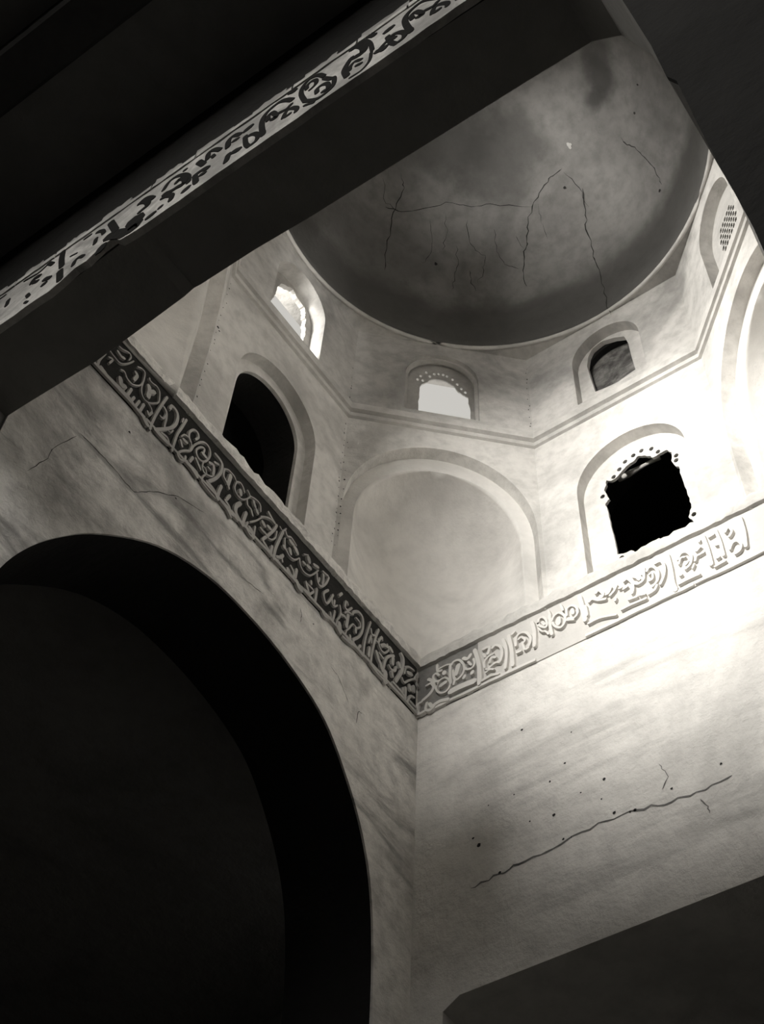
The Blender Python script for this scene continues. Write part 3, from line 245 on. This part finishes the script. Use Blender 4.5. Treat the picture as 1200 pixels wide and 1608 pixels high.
def ribbon(fr, pts, w, d0, d1, cap=True, sub=4, taper=0.78):
    """carved stroke: a bevelled strip that follows pts on a face, from depth d0 up to d1"""
    bm = bmesh.new(); pp = catmull(pts, sub)
    h = w/2
    rows = []; n = len(pp)
    def tan(i):
        a, b = pp[max(i-1, 0)], pp[min(i+1, n-1)]; dx, dz = b[0]-a[0], b[1]-a[1]; l = math.hypot(dx, dz) or 1; return dx/l, dz/l
    seq = []
    for i in range(n):
        t = tan(i)
        if i == 0 and cap: seq.append(((pp[0][0]-t[0]*h*0.75, pp[0][1]-t[1]*h*0.75), t, 0.5))
        seq.append((pp[i], t, 1.0))
        if i == n-1 and cap: seq.append(((pp[i][0]+t[0]*h*0.75, pp[i][1]+t[1]*h*0.75), t, 0.5))
    for (c, t, s) in seq:
        nx, nz = -t[1], t[0]
        rows.append([bm.verts.new(fr(c[0]+nx*h*s*q, c[1]+nz*h*s*q, d)) for q, d in ((-1, d0), (-taper, d1), (taper, d1), (1, d0))])
    for a, b in zip(rows, rows[1:]):
        for k in range(3): bm.faces.new((a[k], a[k+1], b[k+1], b[k]))
    bm.faces.new(rows[0][::-1]); bm.faces.new(rows[-1])
    return bm
def tube(bm, pts, r, sides=6):
    rows = []
    for i, p in enumerate(pts):
        t = (pts[min(i+1, len(pts)-1)]-pts[max(i-1, 0)]).normalized()
        a = t.orthogonal().normalized(); b = t.cross(a)
        rr = r(i/(len(pts)-1)) if callable(r) else r
        rows.append([bm.verts.new(p+(a*math.cos(2*math.pi*k/sides)+b*math.sin(2*math.pi*k/sides))*rr) for k in range(sides)])
    for A, B in zip(rows, rows[1:]):
        for k in range(sides): bm.faces.new((A[k], A[(k+1) % sides], B[(k+1) % sides], B[k]))
    bm.faces.new(rows[0][::-1]); bm.faces.new(rows[-1]); return bm
def jag(pts, amp, seg=6):
    out = []
    for i in range(len(pts)-1):
        a, b = pts[i], pts[i+1]
        for k in range(seg):
            t = k/seg; out.append(tuple(a[j]+(b[j]-a[j])*t+(random.uniform(-amp, amp) if k else 0) for j in range(len(a))))
    out.append(pts[-1]); return out

# ------------------------------------------------------------------ chamber walls below the inscription
ARC = catmull([(0.09, -1.2), (0.092, -0.8), (0.096, -0.6), (0.112, -0.47), (0.143, -0.379), (0.195, -0.297), (0.265, -0.225), (0.358, -0.187), (0.463, -0.170), (0.577, -0.175), (0.69, -0.218), (0.792, -0.303), (0.85, -0.374), (0.895, -0.453), (0.922, -0.54), (0.937, -0.68), (0.94, -0.9), (0.94, -1.2)], 5)
ARCHED = [(-0.3, ZF), (0.09, ZF)] + ARC + [(0.94, ZF), (1.0, ZF), (1.0, 0.131), (-0.3, 0.131)]
wl = struct('wall_left', P(F_L, ARCHED, [], 0, 0.004),
    PL_LEFT, label='stained plaster wall pierced by a tall round arch')
struct('wall_arch_core', P(F_L, ARCHED, [], 0.004, 0.17),  # near-black core paints the shade of the unlit soffit
    SHADE_BLACK, label='soffit and jambs inside the arch, coloured black as shade')
wr = struct('wall_right', P(F_R, [(0.0, ZF), (0.06, ZF), (0.06, -0.64), (0.09, -0.622), (0.94, -0.613), (0.94, ZF), (1.0, ZF), (1.0, 0.131), (0.0, 0.131)], [], 0, 0.30), PL_RIGHT,
    label='bright plaster wall with a long crack and pitted spots')
struct('wall_recess', room(-0.62, -0.30, 0.03, 0.98, ZF+0.03, -0.58, ('x1', 'z0')), SHADE_BLACK, label='dark back of the recess low in the bright wall')
struct('wall_opposite', P(F_O, rect(0.0, 1.0, ZF, 0.131), [], 0, 0.15), PL_LEFT, label='plain plaster wall facing the arched wall')
head = [(-0.004, ZF), (-0.004, -0.262), (0.034, -0.264), (0.10, -0.270), (0.168, -0.277), (0.25, -0.264), (0.318, -0.252), (0.333, -0.244), (0.345, -0.2475), (0.435, -0.251), (0.53, -0.266), (0.636, -0.274), (0.816, -0.288),
        (0.925, -0.299), (0.958, -0.34), (0.98, -0.45), (0.99, -0.62), (0.997, -0.746), (0.999, -0.83), (1.0045, -0.85), (1.007, -0.976), (1.012, -1.12), (1.012, ZF)]
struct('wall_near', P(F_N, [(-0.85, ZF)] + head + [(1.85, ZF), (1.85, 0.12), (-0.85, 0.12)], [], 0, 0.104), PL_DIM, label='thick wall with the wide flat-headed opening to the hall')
struct('wall_near_face', P(F_N, [(-0.85, ZF)] + head + [(1.85, ZF), (1.85, 0.12), (-0.85, 0.12)], [], 0.104, 0.108), HALL_SHADE, label='hall face above and beside the wide opening, coloured dark as shade')
struct('floor', boxm(-2.0, 2.6, -2.2, 2.1, ZF-0.06, ZF), FLOOR, label='dark stone floor')
# side bay behind the left arch
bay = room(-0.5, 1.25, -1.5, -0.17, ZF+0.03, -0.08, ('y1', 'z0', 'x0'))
for b in ((-1.53, -1.05, ZF, -0.05), (-0.6, -0.17, ZF, -0.05), (-1.05, -0.6, -1.0, -0.05), (-1.05, -0.6, ZF, -1.65)): boxm(-0.53, -0.5, *b, bm=bay)   # added opening, out of view, lets sky in to brighten the bay
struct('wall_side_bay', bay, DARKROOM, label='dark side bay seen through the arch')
# hall where the camera stands
hall = bmesh.new(); boxm(2.4, 2.5, -0.9, 1.9, ZF, 0.12, hall); boxm(1.108, 2.4, -0.9, -0.8, ZF, 0.12, hall); boxm(1.108, 2.4, 1.8, 1.9, ZF, 0.12, hall)
struct('wall_hall', hall, HALL_SHADE, label='side and end walls of the hall, coloured dark as shade')
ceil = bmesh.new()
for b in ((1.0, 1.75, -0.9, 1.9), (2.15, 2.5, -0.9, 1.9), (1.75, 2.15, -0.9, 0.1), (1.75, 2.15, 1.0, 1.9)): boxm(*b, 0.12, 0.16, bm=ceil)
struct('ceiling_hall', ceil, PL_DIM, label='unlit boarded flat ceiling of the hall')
for i, x in enumerate((1.28, 1.52)):
    bmb = boxm(x, x+0.07, -0.8, 1.8, 0.05, 0.119); bmesh.ops.bevel(bmb, geom=bmb.edges[:], offset=0.02, segments=1, affect='EDGES')
    setp(mesh_obj('ceiling_beam', bmb, TIMBER), ['black timber ceiling beam beside the scroll band', 'black timber ceiling beam farther from the scroll band'][i], 'beam', 'hall ceiling beams')

# ------------------------------------------------------------------ octagon zone
oc = empty('wall_octagon', W(0.5, 0.5, 0.13)); setp(oc, 'eight-sided zone of arched openings and corner squinches', kind='structure')
dr = empty('wall_drum', W(0.5, 0.5, 0.735)); setp(dr, 'eight-sided drum with a small arched window in each side', kind='structure')
ZM, ZD = 0.712, 1.085
SMALL = lambda c: arch(c, 0.087, 0.765, 0.935, 0.100)
e = 0.0015
for fr in (F_L, F_R, F_N, F_O):
    mesh_obj('octagon_wall', P(fr, [(AA-e, 0.131), (1-AA+e, 0.131), (1-AA+e, ZM), (AA-e, ZM)], [arch(0.505, 0.1225, 0.140, 0.435, 0.130)], 0, 0.11), PL_OCT, oc)
    mesh_obj('drum_wall', P(fr, rect(AA-e, 1-AA+e, ZM, ZD), [SMALL(0.5)], 0, 0.056), PL_DRUM, dr)
c = LD/2
def niche(fr):
    bm = bmesh.new(); a, D, d0, sp, rise = 0.174, 0.178, 0.030, 0.375, 0.200
    rows = []; hs = [0.131+(sp-0.131)*i/8 for i in range(9)] + [sp+rise*math.sin(math.pi/2*i/14) for i in range(1, 15)]
    for z in hs:
        s = 1.0 if z <= sp else math.sqrt(max(0.0, 1-((z-sp)/rise)**2))
        p = 1.12+0.85*min(1.0, max(0.0, (z-0.16)/(sp+0.06-0.16)))
        row = []
        for k in range(33):
            t = math.pi*k/32; ct, st = math.cos(t), math.sin(t)
            u = a*math.copysign(abs(ct)**(2/p), ct); d = D*abs(st)**(2/p)
            row.append(bm.verts.new(fr(c+u*s, z, d0+max(d*s, 0.0))))
        rows.append(row)
    for A, B in zip(rows, rows[1:]):
        for k in range(32): bm.faces.new((A[k], A[k+1], B[k+1], B[k]))
    bmesh.ops.remove_doubles(bm, verts=bm.verts, dist=0.0005)
    bmesh.ops.solidify(bm, geom=bm.faces[:], thickness=-0.05)
    return bm
for fr in (F_D, F_E, F_G, F_H):
    mesh_obj('squinch_wall', P(fr, [(-e, 0.131)]+arch(c, 0.2, 0.131, 0.375, 0.245, 36)[::-1]+[(LD+e, 0.131), (LD+e, ZM), (-e, ZM)], [], 0, 0.030), PL_OCT, oc)
    mesh_obj('squinch_rim', P(fr, [(0.004, 0.131)]+arch(c, 0.174, 0.131, 0.375, 0.200, 36)[::-1]+[(LD-0.004, 0.131), (LD-0.004, 0.66), (0.004, 0.66)], [], 0.030, 0.048), PL_NICHE, oc)
    mesh_obj('squinch_niche', niche(fr), PL_NICHE, oc, smooth=True, recalc=True)
    mesh_obj('drum_wall', P(fr, rect(-e, LD+e, ZM, ZD), [SMALL(c)], 0, 0.056), PL_DRUM, dr)
# moulding between the two zones: two fillets with a groove
def octo_sweep(prof, bm):
    V8 = []
    for (off, z) in prof:
        k = off*(math.sqrt(2)-1)
        ring = [(AA+k, off), (1-AA-k, off), (1-off, AA+k), (1-off, 1-AA-k), (1-AA-k, 1-off), (AA+k, 1-off), (off, 1-AA-k), (off, AA+k)]
        V8.append([bm.verts.new(W(x, y, z)) for x, y in ring])
    n = len(V8)
    for i in range(n):
        A, B = V8[i], V8[(i+1) % n]
        for k in range(8): bm.faces.new((A[k], A[(k+1) % 8], B[(k+1) % 8], B[k]))
    return bm
struct('trim_1', octo_sweep([(-0.01, 0.683), (0.007, 0.686), (0.008, 0.6975), (0.001, 0.7005), (0.001, 0.709), (0.0105, 0.7115), (0.0115, 0.7325), (0.006, 0.739), (-0.01, 0.740)], bmesh.new()), ST_MOULD, label='double stucco moulding round the octagon under the drum')
# dome
dm = bmesh.new(); rows = []; R0, H0 = 0.495, 0.56
for i in range(25):
    t = math.pi/2*i/24
    rows.append([dm.verts.new(W(0.5+R0*math.cos(t)*math.cos(2*math.pi*k/96), 0.5+R0*math.cos(t)*math.sin(2*math.pi*k/96), ZD+H0*math.sin(t))) for k in range(96)])
for A, B in zip(rows, rows[1:]):
    for k in range(96): dm.faces.new((A[k], A[(k+1) % 96], B[(k+1) % 96], B[k]))
bmesh.ops.remove_doubles(dm, verts=dm.verts, dist=0.0005)
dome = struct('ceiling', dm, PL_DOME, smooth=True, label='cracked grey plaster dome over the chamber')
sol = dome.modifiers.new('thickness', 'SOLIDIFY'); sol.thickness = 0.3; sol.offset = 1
F_H0 = type('HF', (), {'__call__': lambda s, u, z, d=0.0: W(u, z, ZD+d)})()
octv = [(0.5+0.66*math.cos(math.pi/8+k*math.pi/4), 0.5+0.66*math.sin(math.pi/8+k*math.pi/4)) for k in range(8)]
ring = P(F_H0, octv, [[(0.5+R0*math.cos(2*math.pi*k/96), 0.5+R0*math.sin(2*math.pi*k/96)) for k in range(96)]], 0.0, 0.012)
struct('trim_2', ring, PL_DRUM, label='flat soffit ring between octagonal drum and round dome')
rim = bmesh.new(); pts = [W(0.5+(R0+0.001)*math.cos(2*math.pi*k/96), 0.5+(R0+0.001)*math.sin(2*math.pi*k/96), ZD+0.001) for k in range(97)]
tube(rim, pts, 0.022, 6)
struct('trim_3', rim, ST_MOULD, label='thin pale rim round the foot of the dome', smooth=True)

# ------------------------------------------------------------------ windows: stucco panels set back in the reveals
def window(n, fr, loopz, holes, d, label, m=GRILLE, t=0.012, name='stucco_grille'):
    us = [p[0] for p in loopz]; w = empty('window_%d' % n, fr(sum(us)/len(us), min(p[1] for p in loopz), d)); setp(w, label, kind='structure')
    mesh_obj(name, P(fr, loopz, holes, d, d+t), m, w); return w
OUT_S = lambda cc: arch(cc, 0.0885, 0.7645, 0.935, 0.1015)
OUT_B = arch(0.505, 0.124, 0.1395, 0.435, 0.1315)
def rag(loop_, amp=0.0016, seg=3): return jag(loop_+[loop_[0]], amp, seg)[:-1]
h1 = HOLE_W1[1:]
w1 = window(1, F_L, OUT_S(0.5), [rag([(0.557, 0.80)]+[(0.553, 0.87)]+h1+[(0.434, 0.80)])], 0.040, 'broken arched drum window open to white sky over the dark window')
w2 = window(2, F_D, OUT_S(c), [rag([(0.283, 0.775)]+HOLE_W2[1:-1]+[(0.1585, 0.775)])]+[circ(u, z, 0.0036, 0.0058) for u, z in DOTS_W2], 0.030, 'glaring arched drum window with pierced stucco remains over the squinch', GRILLE, 0.003)
fr2 = P(F_D, OUT_S(c), [arch(c, 0.080, 0.770, 0.935, 0.092)], 0.010, 0.020); mesh_obj('window_frame', fr2, ST_MOULD, w2)
w3 = window(3, F_R, OUT_S(0.5), [rag(HOLE_W3, 0.001, 2)], 0.028, 'small arched drum window with dark masonry behind it, above the square-holed window', PL_OCT)
mesh_obj('masonry_infill', P(F_R, arch(0.5, 0.1, 0.75, 0.935, 0.112), [], 0.0575, 0.085), RUBBLE, w3)
grid = []
for i in range(-3, 4):
    for j in range(0, 11):
        u, z = c-0.004+i*0.0135+(0.00675 if j % 2 else 0), 0.80+j*0.0155
        if abs(u-c+0.004) < 0.043 and z < 0.925+math.sqrt(max(0, 0.047**2-(u-c+0.004)**2)): grid.append(circ(u, z, 0.0060, 0.0070, 6))
w4 = window(4, F_E, OUT_S(c), grid, 0.030, 'small arched drum window with fine lattice of holes at the edge', GRILLE, 0.003)
mesh_obj('masonry_infill', P(F_E, arch(c, 0.1, 0.75, 0.935, 0.112), [], 0.0575, 0.085), SHADE_BLACK, w4)  # near-black backing paints the dark behind the lattice
w5 = window(5, F_L, OUT_B, [arch(0.505, 0.0985, 0.142, 0.425, 0.112)], 0.026, 'tall black arched opening above the arched wall', PL_OCT, 0.008, 'inner_arch')
w6 = window(6, F_R, OUT_B, [rag(HOLE_RB, 0.0012, 3)]+[circ(u, z, 0.0056, 0.0066, 7) for u, z in DOTS_RB], 0.028, 'arched window whose pierced stucco is broken out to a ragged black hole', PL_OCT, 0.006)
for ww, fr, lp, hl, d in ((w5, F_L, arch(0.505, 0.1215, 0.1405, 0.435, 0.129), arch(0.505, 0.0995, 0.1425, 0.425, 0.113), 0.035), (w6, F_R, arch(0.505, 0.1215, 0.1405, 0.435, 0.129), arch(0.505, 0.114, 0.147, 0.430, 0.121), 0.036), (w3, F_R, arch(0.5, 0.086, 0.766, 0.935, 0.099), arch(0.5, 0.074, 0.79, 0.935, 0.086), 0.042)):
    mesh_obj('reveal_shade_lining', P(fr, lp, [hl], d, d+(0.013 if ww is w3 else 0.079 if ww is w5 else 0.076)), SHADE_BLACK, ww)  # lining rings coloured near-black as the shade inside the reveals
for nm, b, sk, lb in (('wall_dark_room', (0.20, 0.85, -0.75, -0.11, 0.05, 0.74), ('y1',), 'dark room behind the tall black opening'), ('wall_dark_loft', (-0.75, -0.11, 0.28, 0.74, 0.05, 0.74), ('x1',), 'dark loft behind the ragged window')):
    struct(nm, room(*b, sk), SHADE_BLACK, label=lb)
rd = bmesh.new(); a, b = [W(*q) for q in ROD]; dv = (b-a)*0.25
tube(rd, [a-dv*0.9+(b-a)*k/8*1.45 for k in range(9)], lambda t: 0.022+0.006*math.sin(t*7), 8)
setp(mesh_obj('wooden_rod', rd, WOOD, smooth=True), 'pale wooden rod lying across the head of the ragged black window', 'rod')

# ------------------------------------------------------------------ inscription bands
KIND = {'l': 'letter', 'v': 'vine_scroll', 'f': 'leaf'}
def frieze(name, label, fr, u0, u1, strokes, mf, ml, gaps, pr, tp):
    root = empty(name, fr((u0+u1)/2, 0.0)); setp(root, label, 'frieze')
    if fr is F_R:
        mesh_obj('field', P(fr, rect(u0, 0.138, 0.004, 0.1335), [], 0.0, -0.0022), ST_FIELD_D, root)['label'] = 'darker soiled end of the field'
        u0 = 0.138
    mesh_obj('field', P(fr, rect(u0, u1, 0.004, 0.1335), [], 0.0, -0.0022), mf, root)
    # worn fillets under the field
    for (a, b) in gaps:
        n = max(3, int((b-a)/0.02)); mk = lambda z: [(a+(b-a)*i/n, z+random.uniform(-0.0009, 0.0009)) for i in range(n+1)]
        mesh_obj('fillet', P(fr, mk(0.0045)+mk(0.0105)[::-1], [], 0.0, -0.0065), ml, root)
    for i, (k, w, pts) in enumerate(strokes):
        mesh_obj(KIND[k], ribbon(fr, pts, w*1.05, -0.002, -pr-random.uniform(0, 0.0006), taper=tp), ml, root)
    return root
fl = frieze('inscription_frieze', 'dark carved frieze of pale Kufic letters and vine scrolls on the arched wall', F_L, 0.0115, 1.0, LEFT, ST_FIELD, ST_LETTER, [(0.0115, 0.30), (0.302, 0.55), (0.552, 0.79), (0.792, 1.0)], 0.0062, 0.78)
frr = frieze('inscription_frieze', 'white carved frieze of letters and scrolls on the bright right wall, partly broken', F_R, 0.0, 0.86, [s for s in RIGHT], ST_FIELD_R, ST_LETTER_R, [(0.0, 0.262), (0.365, 0.58), (0.582, 0.86)], 0.0088, 0.84)
# ledges above the bands, with worn ragged edges
def ledge(name, fr, u0, u1, m, label, seed, pr):
    random.seed(seed); bm = bmesh.new(); n = 90; rows = []
    for i in range(n+1):
        u = u0+(u1-u0)*i/n; j = lambda a: random.uniform(-a, a)
        rows.append([bm.verts.new(fr(u, z, d)) for z, d in ((0.1325+j(0.0004), 0.004), (0.1335+j(0.0012), -pr+j(0.0010)), (0.152+j(0.002), -pr*1.15+j(0.0015)), (0.1655+j(0.003), -pr*0.75+j(0.0022)), (0.1705+j(0.002), 0.0+j(0.001)), (0.170, 0.03))])
    for A, B in zip(rows, rows[1:]):
        for k in range(6): bm.faces.new((A[k], A[(k+1) % 6], B[(k+1) % 6], B[k]))
    bm.faces.new(rows[0][::-1]); bm.faces.new(rows[-1]); return struct(name, bm, m, label=label)
ledge('trim_4', F_L, 0.011, 1.0, ST_LEDGE, 'worn pale ledge above the dark frieze', 3, 0.011)
ledge('trim_5', F_R, 0.0, 1.0, ST_MOULD, 'smooth pale ledge above the white frieze', 4, 0.010)
random.seed(11)
# scroll band on the hall face of the opening's head
bd = empty('scroll_frieze', F_BAND(0.45, -0.30)); setp(bd, 'worn pale stucco band of spiral scrolls above the dark opening', 'frieze')
low = [(-0.10+0.02*i, -0.3005+random.uniform(-0.0025, 0.0025)) for i in range(60)]
low = [(u, (z+0.045*math.exp(-((u-0.292)/0.022)**2)+0.02*math.exp(-((u-0.245)/0.02)**2))) for u, z in low]
top = [(u, -0.163+random.uniform(-0.0025, 0.0025)) for u, z in low][::-1]
mesh_obj('scroll_panel', P(F_BAND, low+top, [], 0.0, -0.0095), ST_BAND, bd)
u = -0.1
while u < 1.08:
    l = random.uniform(0.07, 0.2)
    n = 8; a = [(u+l*i/n, -0.151+random.uniform(-0.0015, 0.0015)) for i in range(n+1)]; b = [(u+l*i/n, -0.1375+random.uniform(-0.002, 0.002)) for i in range(n+1)]
    mesh_obj('fillet', P(F_BAND, a+b[::-1], [], 0.0, -0.009), ST_BAND, bd); u += l+0.003
u = -0.1
while u < 1.0:
    l = random.uniform(0.03, 0.08)
    n = 6; a = [(u+l*i/n, -0.112+random.uniform(-0.003, 0.003)) for i in range(n+1)]; b = [(u+l*i/n, -0.098+random.uniform(-0.005, 0.005)) for i in range(n+1)]
    mesh_obj('plaster_remnant', P(F_BAND, a+b[::-1], [], 0.0, -0.003), ST_LETTER, bd); u += l+random.uniform(0.01, 0.05)
NG = list(NEAR)
for (k, w, pts) in NEAR:                      # the scrolls run on past the picture's edges
    m = sum(p[0] for p in pts)/len(pts)
    if 0.50 < m < 0.70: NG.append((k, w, [(p[0]+0.215, p[1]) for p in pts]))
    if 0.12 < m < 0.26: NG.append((k, w, [(p[0]-0.16, p[1]) for p in pts]))
for (k, w, pts) in NG:
    mesh_obj('groove_shade_strip', ribbon(F_BAND, pts, w*1.12, -0.0090, -0.0101-random.uniform(0, 0.0004), taper=0.95), GROOVE_SHADE, bd)  # dark strips laid on the panel paint the shade of the grooves

# ------------------------------------------------------------------ cracks and pits
def crack(fr, pts, w, parent, m, d=-0.0006):
    pp = jag(pts, w*1.0, 5); L2 = []; R2 = []
    for i, p in enumerate(pp):
        a, b = pp[max(i-1, 0)], pp[min(i+1, len(pp)-1)]; dx, dz = b[0]-a[0], b[1]-a[1]; l = math.hypot(dx, dz) or 1
        h = w*0.5*random.uniform(0.5, 1.25)*(0.25 if i in (0, len(pp)-1) else 1); L2.append((p[0]-dz/l*h, p[1]+dx/l*h)); R2.append((p[0]+dz/l*h, p[1]-dx/l*h))
    bm = bmesh.new(); A = [bm.verts.new(fr(u, z, d)) for u, z in L2]; B = [bm.verts.new(fr(u, z, d)) for u, z in R2]
    for i in range(len(A)-1): bm.faces.new((A[i], A[i+1], B[i+1], B[i]))
    mesh_obj('crack', bm, m, parent)
for w, pts in LEFT_CRACKS: crack(F_L, pts, w*0.6, wl, CRACK)
for w, pts in RIGHT_CRACKS: crack(F_R, pts, w*1.1, wr, CRACK_SOFT)
for fr, sp, par in ((F_L, LEFT_SPOTS, wl), (F_R, RIGHT_SPOTS, wr)):
    for u, z, r in sp:
        bm = bmesh.new(); n = 9; vs = [bm.verts.new(fr(u+r*random.uniform(0.6, 1.1)*math.cos(2*math.pi*i/n), z+r*random.uniform(0.6, 1.1)*math.sin(2*math.pi*i/n), -0.0006)) for i in range(n)]
        bm.faces.new(vs); mesh_obj('pit', bm, PIT, par if z < 0.13 else oc)
DC = W(0.5, 0.5, ZD)
for w, pts in DOME_CRACKS:
    pp = jag(pts, 0.004, 4); bm = bmesh.new(); A = []; B = []
    def onto(v):
        q = v-DC; k = 1/math.sqrt((q.x/(R0*S))**2+(q.y/(R0*S))**2+(q.z/(H0*S))**2); return DC+q*k*0.9975
    ps = [onto(W(*p)) for p in pp]
    for i, p in enumerate(ps):
        t = (ps[min(i+1, len(ps)-1)]-ps[max(i-1, 0)]).normalized(); s = t.cross(p-DC).normalized()
        h = w*S*0.38*random.uniform(0.4, 1.4)*(0.25 if i in (0, len(ps)-1) else 1); A.append(bm.verts.new(p+s*h)); B.append(bm.verts.new(p-s*h))
    for i in range(len(A)-1): bm.faces.new((A[i], A[i+1], B[i+1], B[i]))
    mesh_obj('crack', bm, CRACK, dome)
for x, y, z, r in DOME_SPOTS:
    p = W(x, y, z); nrm = (DC-p).normalized(); a = nrm.orthogonal().normalized(); b = nrm.cross(a); bm = bmesh.new(); n = 9
    bm.faces.new([bm.verts.new(p+nrm*0.012+(a*math.cos(2*math.pi*i/n)+b*math.sin(2*math.pi*i/n))*r*S*random.uniform(0.7, 1.15)) for i in range(n)]); mesh_obj('pit', bm, PIT, dome)

# rows of small pits along the octagon's edges
for fr, u, z0, z1, n in ((F_L, AA+0.004, 0.22, 0.66, 20), (F_D, LD-0.004, 0.76, 1.05, 12), (F_L, AA+0.003, 0.76, 0.9, 5), (F_L, 1-AA-0.004, 0.2, 0.68, 16), (F_D, 0.005, 0.2, 0.6, 14)):
    for i in range(n):
        z = z0+(z1-z0)*(i+random.uniform(0.1, 0.9))/n; uu = u+random.uniform(-0.003, 0.003); r = random.uniform(0.0008, 0.0021); bm = bmesh.new()
        bm.faces.new([bm.verts.new(fr(uu+r*math.cos(k)*random.uniform(0.7, 1.2), z+1.5*r*math.sin(k)*random.uniform(0.7, 1.2), -0.0005)) for k in (0, 1, 2, 3, 4, 5)])
        mesh_obj('pit', bm, PIT, oc if z < ZM else dr)

p = W(*DOME_WHITE); nrm = (DC-p).normalized(); a = nrm.orthogonal().normalized(); b = nrm.cross(a); bm = bmesh.new()
bm.faces.new([bm.verts.new(p+nrm*0.014+(a*math.cos(2*math.pi*i/13)+b*math.sin(2*math.pi*i/13))*0.0085*S*random.uniform(0.5, 1.3)) for i in range(13)]); mesh_obj('pale_plaster_patch', bm, GRILLE, dome)
